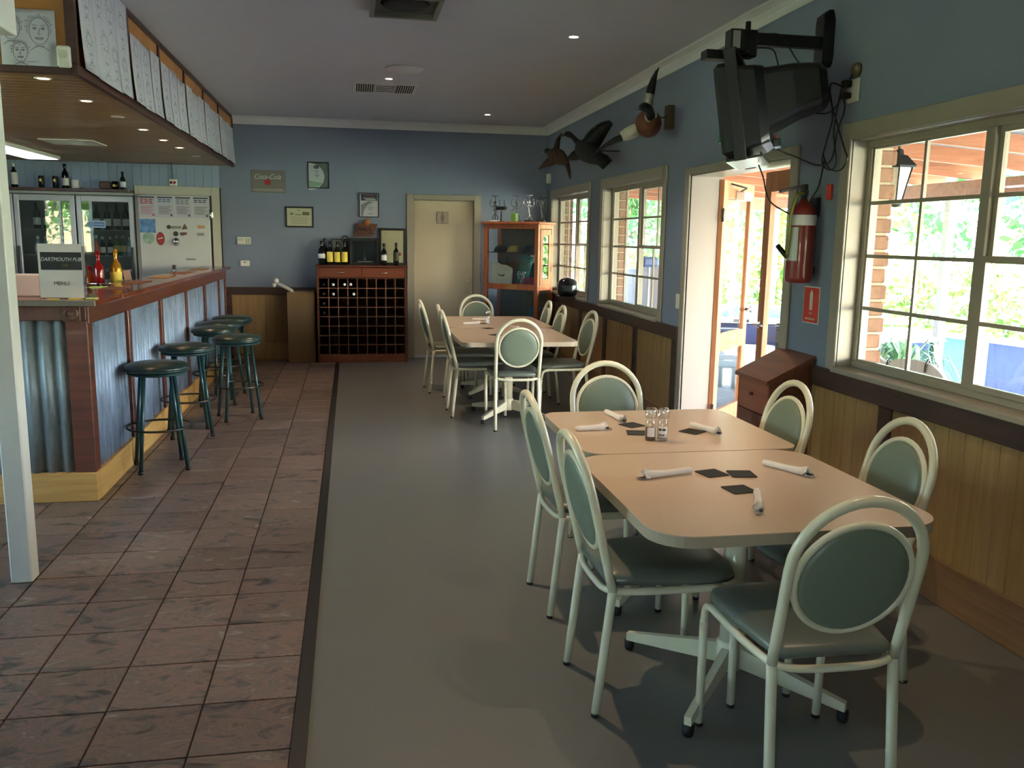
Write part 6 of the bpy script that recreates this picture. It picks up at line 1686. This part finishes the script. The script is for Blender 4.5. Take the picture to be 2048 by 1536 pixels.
# ================================================================ OUTSIDE
GZ = -.16
b = B(); b.box(-60, 90, -60, 110, GZ - .3, GZ - .10)
struct('ground', b, M_grass)
DX1 = 6.9
b = B(); b.box(XW + .25, DX1, -6, 16, GZ - .10, -.08); struct('deck_frame', b, M_rackdark)
dk = thing('deck', None, None, (XW + .25, 0, -.03), kind='structure')
b = B(); y = -6
while y < 16:
    b.box(0, DX1 - XW - .25, y, y + .088, -.022, 0); y += .094
b.obj('deck_boards', M_deck, dk, kind='stuff')
b = B(); b.box(DX1, 9.5, -10, 26, GZ - .10, GZ); struct('paving', b, M_paving)
# verandah roof
b = B(); zr0, zr1 = 2.62, 2.36
v = [(XW + .16, -6, zr0), (6.9, -6, zr1), (6.9, 16, zr1), (XW + .16, 16, zr0)]
b.add(v + [(x, y, z + .004) for x, y, z in v], [(3, 2, 1, 0), (4, 5, 6, 7), (0, 1, 5, 4), (1, 2, 6, 5), (2, 3, 7, 6), (3, 0, 4, 7)])
vr = struct('verandah_roof', b, M_sheet)
vf = thing('verandah_frame', 'timber verandah rafters and beam seen through the windows', 'verandah', (6.5, 4, 0))
for k in range(24):
    y = -5.6 + k * .92
    bb = at(vf); x0, x1 = XW + .26, 6.75
    za, zb_ = zr0 - .012, zr1 - .010
    bb.add([(x0, y, za - .14), (x1, y, zb_ - .14), (x1, y + .045, zb_ - .14), (x0, y + .045, za - .14), (x0, y, za), (x1, y, zb_), (x1, y + .045, zb_), (x0, y + .045, za)],
           [(3, 2, 1, 0), (4, 5, 6, 7), (0, 1, 5, 4), (1, 2, 6, 5), (2, 3, 7, 6), (3, 0, 4, 7)])
    bb.obj('rafter', M_beam, vf)
at(vf).bbox(6.35, 6.40, -6, 16, 2.06, 2.225, .004).obj('edge_beam', M_beam, vf)
at(vf).bbox(XW + .255, XW + .30, -6, 16, 2.42, 2.58, .004).obj('wall_plate', M_beam, vf)
M_vpost = plain('verandah_post', col(190, 184, 172), .6)
for y, lb in ((-3, 'a'), (1.0, 'b'), (8.45, 'c'), (12.4, 'd')):
    at(vf).bbox(6.33, 6.42, y, y + .09, -.03, 2.06, .004).obj('post', M_vpost, vf)
# lantern on the brick wall
t = thing('wall_lantern', 'dark lantern with frosted glass on the outer wall by the big window', 'lantern', (2.93, 4.36, 1.90))
b = B(); b.lathe([(.03, -.13), (.075, .06), (.075, .065), (.001, .065)], 6, smooth=False, cap=False); b.obj('glass_sides', M_lampglass, t)
b = B(); b.lathe([(.095, .06), (.10, .07), (.045, .125), (.025, .13), (.02, .155), (.001, .165)], 6, smooth=False)
for k in range(6):
    a = PI * k / 3; b.cyl((.032 * math.cos(a), .032 * math.sin(a), -.13), (.078 * math.cos(a), .078 * math.sin(a), .065), .004, 6)
b.lathe([(.001, -.15), (.034, -.14), (.034, -.128), (.001, -.128)], 12); b.obj('metal_frame', M_black, t)
B().tube(smooth_path([(0, 0, .16), (-.03, .0, .20), (-.12, .0, .17), (-.155, 0, .08)], 5), .008, 8).obj('bracket', M_black, t)

# blue planter walls along the lawn
t = thing('planter_wall', 'long blue and teal painted garden wall beyond the paving', 'garden wall', (7.3, 8, GZ - .1))
segs = [((8.25, 4.0), (7.85, 6.5), M_blueply), ((7.84, 6.55), (7.43, 9.0), M_blueply), ((7.41, 9.12), (7.17, 9.72), M_tealpaint), ((7.15, 9.8), (6.92, 10.35), M_blueply), ((6.9, 10.9), (6.4, 13.5), M_blueply)]
for (a, c, m) in segs:
    ang = math.atan2(c[1] - a[1], c[0] - a[0]); L_ = math.hypot(c[0] - a[0], c[1] - a[1])
    M4 = Matrix.Translation((a[0] - 7.3, a[1] - 8, 0)) @ Matrix.Rotation(ang, 4, 'Z')
    B(M4).bbox(0, L_, -.25, 0, 0, .68, .005).obj('wall_panel', m, t)
    B(M4).bbox(-.02, L_ + .02, -.30, .03, .68, .72, .005).obj('capping', M_paving, t)

# pool table on the deck
t = thing('outdoor_pool_table', 'blue and white pool table outside on the deck, seen through the doorway', 'pool table', (4.55, 9.35, -.03), R(-20))
B().bbox(-.62, .62, -1.0, 1.0, .52, .74, .01).obj('cabinet', M_navy, t)
B().bbox(-.66, .66, -1.04, 1.04, .74, .80, .012).obj('cushion_rail', plain('rail_white', col(214, 216, 222), .4), t)
B().box(-.52, .52, -.90, .90, .80, .803).obj('playing_bed', plain('baize', col(150, 190, 200), .9), t)
for x in (-.52, .52):
    for y in (-.85, .85): B().bbox(x - .07, x + .07, y - .07, y + .07, 0, .52, .006).obj('leg', M_navy, t)
for s in (-1, 1): B().tube([(s * .6, -1.005, .74), (s * .35, -1.01, .53)], .02, 8).obj('trim_bar', M_whitepaint, t)
B().bbox(-.30, -.12, -1.052, -1.04, .755, .785, .002).obj('score_plate', M_alud, t)
t = thing('deck_table', 'grey table standing outside beyond the closed door leaf', 'table', (4.9, 7.35, -.03), R(10))
M_slate = plain('slatted_grey', col(70, 84, 92), .6)
b = B(); b.bbox(-.45, .45, -.35, .35, .70, .73, .004); b.obj('tabletop', plain('pale_top', col(206, 214, 212), .4), t)
for x in (-.38, .38):
    for y in (-.28, .28): B().bbox(x - .025, x + .025, y - .025, y + .025, 0, .70, .003).obj('leg', M_slate, t)
def slat_chair(loc, rot, label):
    t = thing('slatted_chair', label, 'chair', loc, rot, 'slatted chairs on the deck')
    for x in (0, .42):
        for y in (-.21, .21): B().bbox(x - .02, x + .02, y - .02, y + .02, 0, .42 if x else .86, .003).obj('leg', M_slate, t)
    for k in range(5): B().bbox(.0 + k * .085, .07 + k * .085, -.22, .22, .42, .44, .003).obj('seat_slat', M_slate, t)
    for k in range(5): B().bbox(-.012, .012, -.19, .19, .50 + k * .075, .545 + k * .075, .003).obj('back_slat', M_slate, t)
    return t
sc_ = slat_chair((3.90, 7.05, -.03), R(25), 'grey slatted chair left of the outdoor grey table')
dup(sc_, (4.8, 8.15, -.03), R(-80), 'grey slatted chair behind the outdoor grey table')
t = thing('outdoor_heater_box', 'dark green letterbox-like box on a post in the garden', 'box', (6.0, 9.7, -.03))
B().bbox(-.14, .14, -.1, .1, 1.25, 1.42, .01).obj('body', plain('dark_green', col(40, 70, 60), .5), t)
B().cyl((0, 0, 0), (0, 0, 1.25), .03, 10).obj('post', M_bark, t)

# scroll-topped garden seat under the big window, spider plant in its pot
t = thing('garden_bench', 'white curved garden seat back with black hooks under the big window', 'garden seat', (3.02, 4.36, -.03), R(-86))
prof_ = smooth_path([(-.36, .0, .80), (-.30, .0, .89), (-.20, .0, .955), (-.12, .0, .93), (-.06, .0, .915), (.02, .0, .945), (.14, .0, .96), (.26, .0, .955), (.36, .0, .92), (.44, .0, .84), (.47, .0, .74)], 4)
pts = [(p[0], p[2]) for p in prof_] + [(.47, .40), (-.36, .40)]
b = B(); flat_poly(b, pts, -.012, .024); b.obj('back_panel', M_garden, t)
B().bbox(-.34, .45, -.02, .42, .38, .41, .005).obj('seat', M_garden, t)
for x in (-.32, .43):
    for y in (.38, .0): B().bbox(x - .02, x + .02, y - .02, y + .02, 0, .38, .003).obj('leg', M_garden, t)
for x, z in ((-.19, .955), (-.07, .918), (.24, .957)): B().tube(smooth_path([(x, .02, z - .06), (x, .02, z), (x + .01, 0, z + .012), (x + .02, -.02, z - .01), (x + .02, -.022, z - .05)], 4), .006, 6).obj('hook', M_black, t)
t = thing('spider_plant', 'spider plant trailing pale leaves from a green pot outside the big window', 'potted plant', (4.3, 6.1, -.03))
B().lathe([(.001, 0), (.16, 0), (.24, .52), (.26, .54), (.26, .60), (.23, .60), (.22, .54), (.001, .54)], 24, cap=False).obj('pot', M_pot, t)
b = B(); rr = random.Random(3)
for k in range(70):
    a = rr.uniform(0, 6.28); L_ = rr.uniform(.25, .5); h = rr.uniform(.06, .22); P_ = []
    for i in range(6):
        f = i / 5; P_.append(Vector((math.cos(a) * L_ * f ** .8, math.sin(a) * L_ * f ** .8, .58 + h * math.sin(f * PI * .8) * 1.6 - .42 * f ** 3)))
    s_ = Vector((-math.sin(a), math.cos(a), 0)) * .011
    vs_ = []
    for i, p in enumerate(P_):
        w_ = s_ * (1 - (i / 5) ** 2 + .1); vs_ += [tuple(p - w_), tuple(p + w_)]
    b.add(vs_, [(2 * i, 2 * i + 2, 2 * i + 3, 2 * i + 1) for i in range(5)], True)
b.obj('leaves', plain('spider_leaf', col(150, 190, 150), .5), t, kind='stuff')

# trees: each its own thing with trunk and crown
def tree(x, y, h, r, lab, m, seed, n=1500, low=.25, group='trees beyond the lawn', kindname='garden_tree'):
    t = thing(kindname, lab, 'tree', (x, y, GZ - .1), 0, group)
    rr = random.Random(seed)
    b = B(); b.tube(smooth_path([(0, 0, 0), (.06 * r, .02, h * .25), (-.04 * r, .05, h * .5), (.05, 0, h * .8)], 3), [max(.03, .035 * h * (1 - i / 12)) for i in range(10)], 8)
    for k in range(6):
        a = k * 1.05; z = h * (.25 + .08 * k); b.tube([(0, 0, z), (math.cos(a) * r * .6, math.sin(a) * r * .6, z + h * .22)], .012 * h, 6, r1=.004 * h)
    b.obj('trunk', M_bark, t)
    b = B(); cl_ = []
    for k in range(22):
        a = rr.uniform(0, 6.28); q = r * math.sqrt(rr.random()) * .8; z = h * (low + (1 - low) * rr.random()) 
        cl_.append((q * math.cos(a), q * math.sin(a), z, r * rr.uniform(.22, .42)))
    vs_ = []; fs = []
    for i in range(n):
        c_ = cl_[rr.randrange(len(cl_))]
        d = Vector((rr.gauss(0, 1), rr.gauss(0, 1), rr.gauss(0, 1))).normalized()
        p = Vector(c_[:3]) + d * c_[3] * rr.uniform(.6, 1)
        u = Vector((rr.gauss(0, 1), rr.gauss(0, 1), rr.gauss(0, 1))).normalized(); w_ = u.cross(d)
        if w_.length < .1: continue
        w_.normalize(); s_ = rr.uniform(.06, .13) * (1 + r * .12)
        k = len(vs_); vs_ += [tuple(p - u * s_), tuple(p + w_ * s_ * .5), tuple(p + u * s_), tuple(p - w_ * s_ * .5)]
        fs.append((k, k + 1, k + 2, k + 3))
    b.add(vs_, fs); b.obj('crown', m, t, kind='stuff')
    return t
TR = [(9.5, 17.0, 5.5, 2.4, M_leaf, 'broad light green tree straight beyond the pool table'), (13.5, 16.5, 6.5, 2.8, M_leafd, 'mid green tree seen at the left of the big window'),
      (16.5, 13.0, 7, 3.2, M_leaf, 'tall pale tree in the centre of the big window'), (15.5, 9.0, 6.5, 3.0, M_leafb, 'bluish green tree at the right edge of the big window'),
      (7.2, 23.0, 6.5, 2.8, M_leafb, 'bluish tree seen through the second window'), (6.0, 19.0, 5.0, 2.0, M_leafd, 'dense green tree behind the verandah end'),
      (11.0, 25.0, 8.5, 3.6, M_leafd, 'tall dark green tree farthest beyond the lawn'), (18.0, 20.0, 9, 4, M_leafb, 'large bluish tree behind the pale one'),
      (19.5, 15.5, 8, 3.6, M_leaf, 'large light tree at the back right of the lawn'), (20.0, 7.5, 8, 3.6, M_leafd, 'big green tree at the far right')]
for i, (x, y, h, r, m, lb) in enumerate(TR): tree(x, y, h, r, lb, m, 50 + i, 2600 if i < 6 else 2200)
TL = [(-8.3, -4.2, 5.5, 2.6, M_leafd, 'green tree outside the left windows, reflected in the fridge'), (-9.5, 4.5, 5.2, 2.4, M_leaf, 'green tree outside the left windows, farther one'), (-8.8, -9.5, 6.5, 2.8, M_leaf, 'bluish tree outside the left windows, near one'),
      (-4, -11.5, 6, 2.8, M_leafd, 'green tree behind the back windows at the left'), (2.5, -12.5, 6, 3.0, M_leaf, 'light green tree behind the back windows at the right')]
for i, (x, y, h, r, m, lb) in enumerate(TL): tree(x, y, h, r, lb, m, 80 + i, 5200, low=.05, group='trees behind the other windows')
# low garden hedge beyond the lawn
t = thing('garden_hedge', 'low pale hedge along the far side of the lawn', 'hedge', (13, 14, GZ - .1))
rr = random.Random(9); vs_ = []; fs = []
for i in range(9000):
    f = rr.random(); x = -7 + 14 * f; y = 8 - 17 * f
    p = Vector((x + rr.gauss(0, .4), y + rr.gauss(0, .4), rr.random() * 1.5)); u = Vector((rr.gauss(0, 1), rr.gauss(0, 1), rr.gauss(0, 1))).normalized(); w_ = u.orthogonal().normalized(); s_ = .12
    k = len(vs_); vs_ += [tuple(p - u * s_), tuple(p + w_ * s_ * .5), tuple(p + u * s_), tuple(p - w_ * s_ * .5)]; fs.append((k, k + 1, k + 2, k + 3))
b = B(); b.add(vs_, fs); b.obj('foliage', M_leaf, t, kind='stuff')
# grey shed panel seen low through the second window, and a white garden pole
t = thing('water_tank', 'grey ribbed tank standing outside the second window', 'tank', (4.6, 12.5, -.03))
b = B(); prof_ = [(.001, 0)] + [(.62 + .02 * (k % 2), .06 * k) for k in range(20)] + [(.001, 1.22)]; b.lathe(prof_, 32); b.obj('shell', plain('tank_grey', col(126, 118, 120), .6), t)
t = thing('broom', 'white broom handle leaning on the tank outside the second window', 'broom', (3.2, 9.15, -.03))
b = B(); b.cyl((0, -.1, 0), (.18, .45, 1.35), .014, 8); b.obj('handle', M_whitepaint, t)
B().bbox(.08, .28, .38, .52, 1.28, 1.40, .03).obj('head', M_blueply, t)
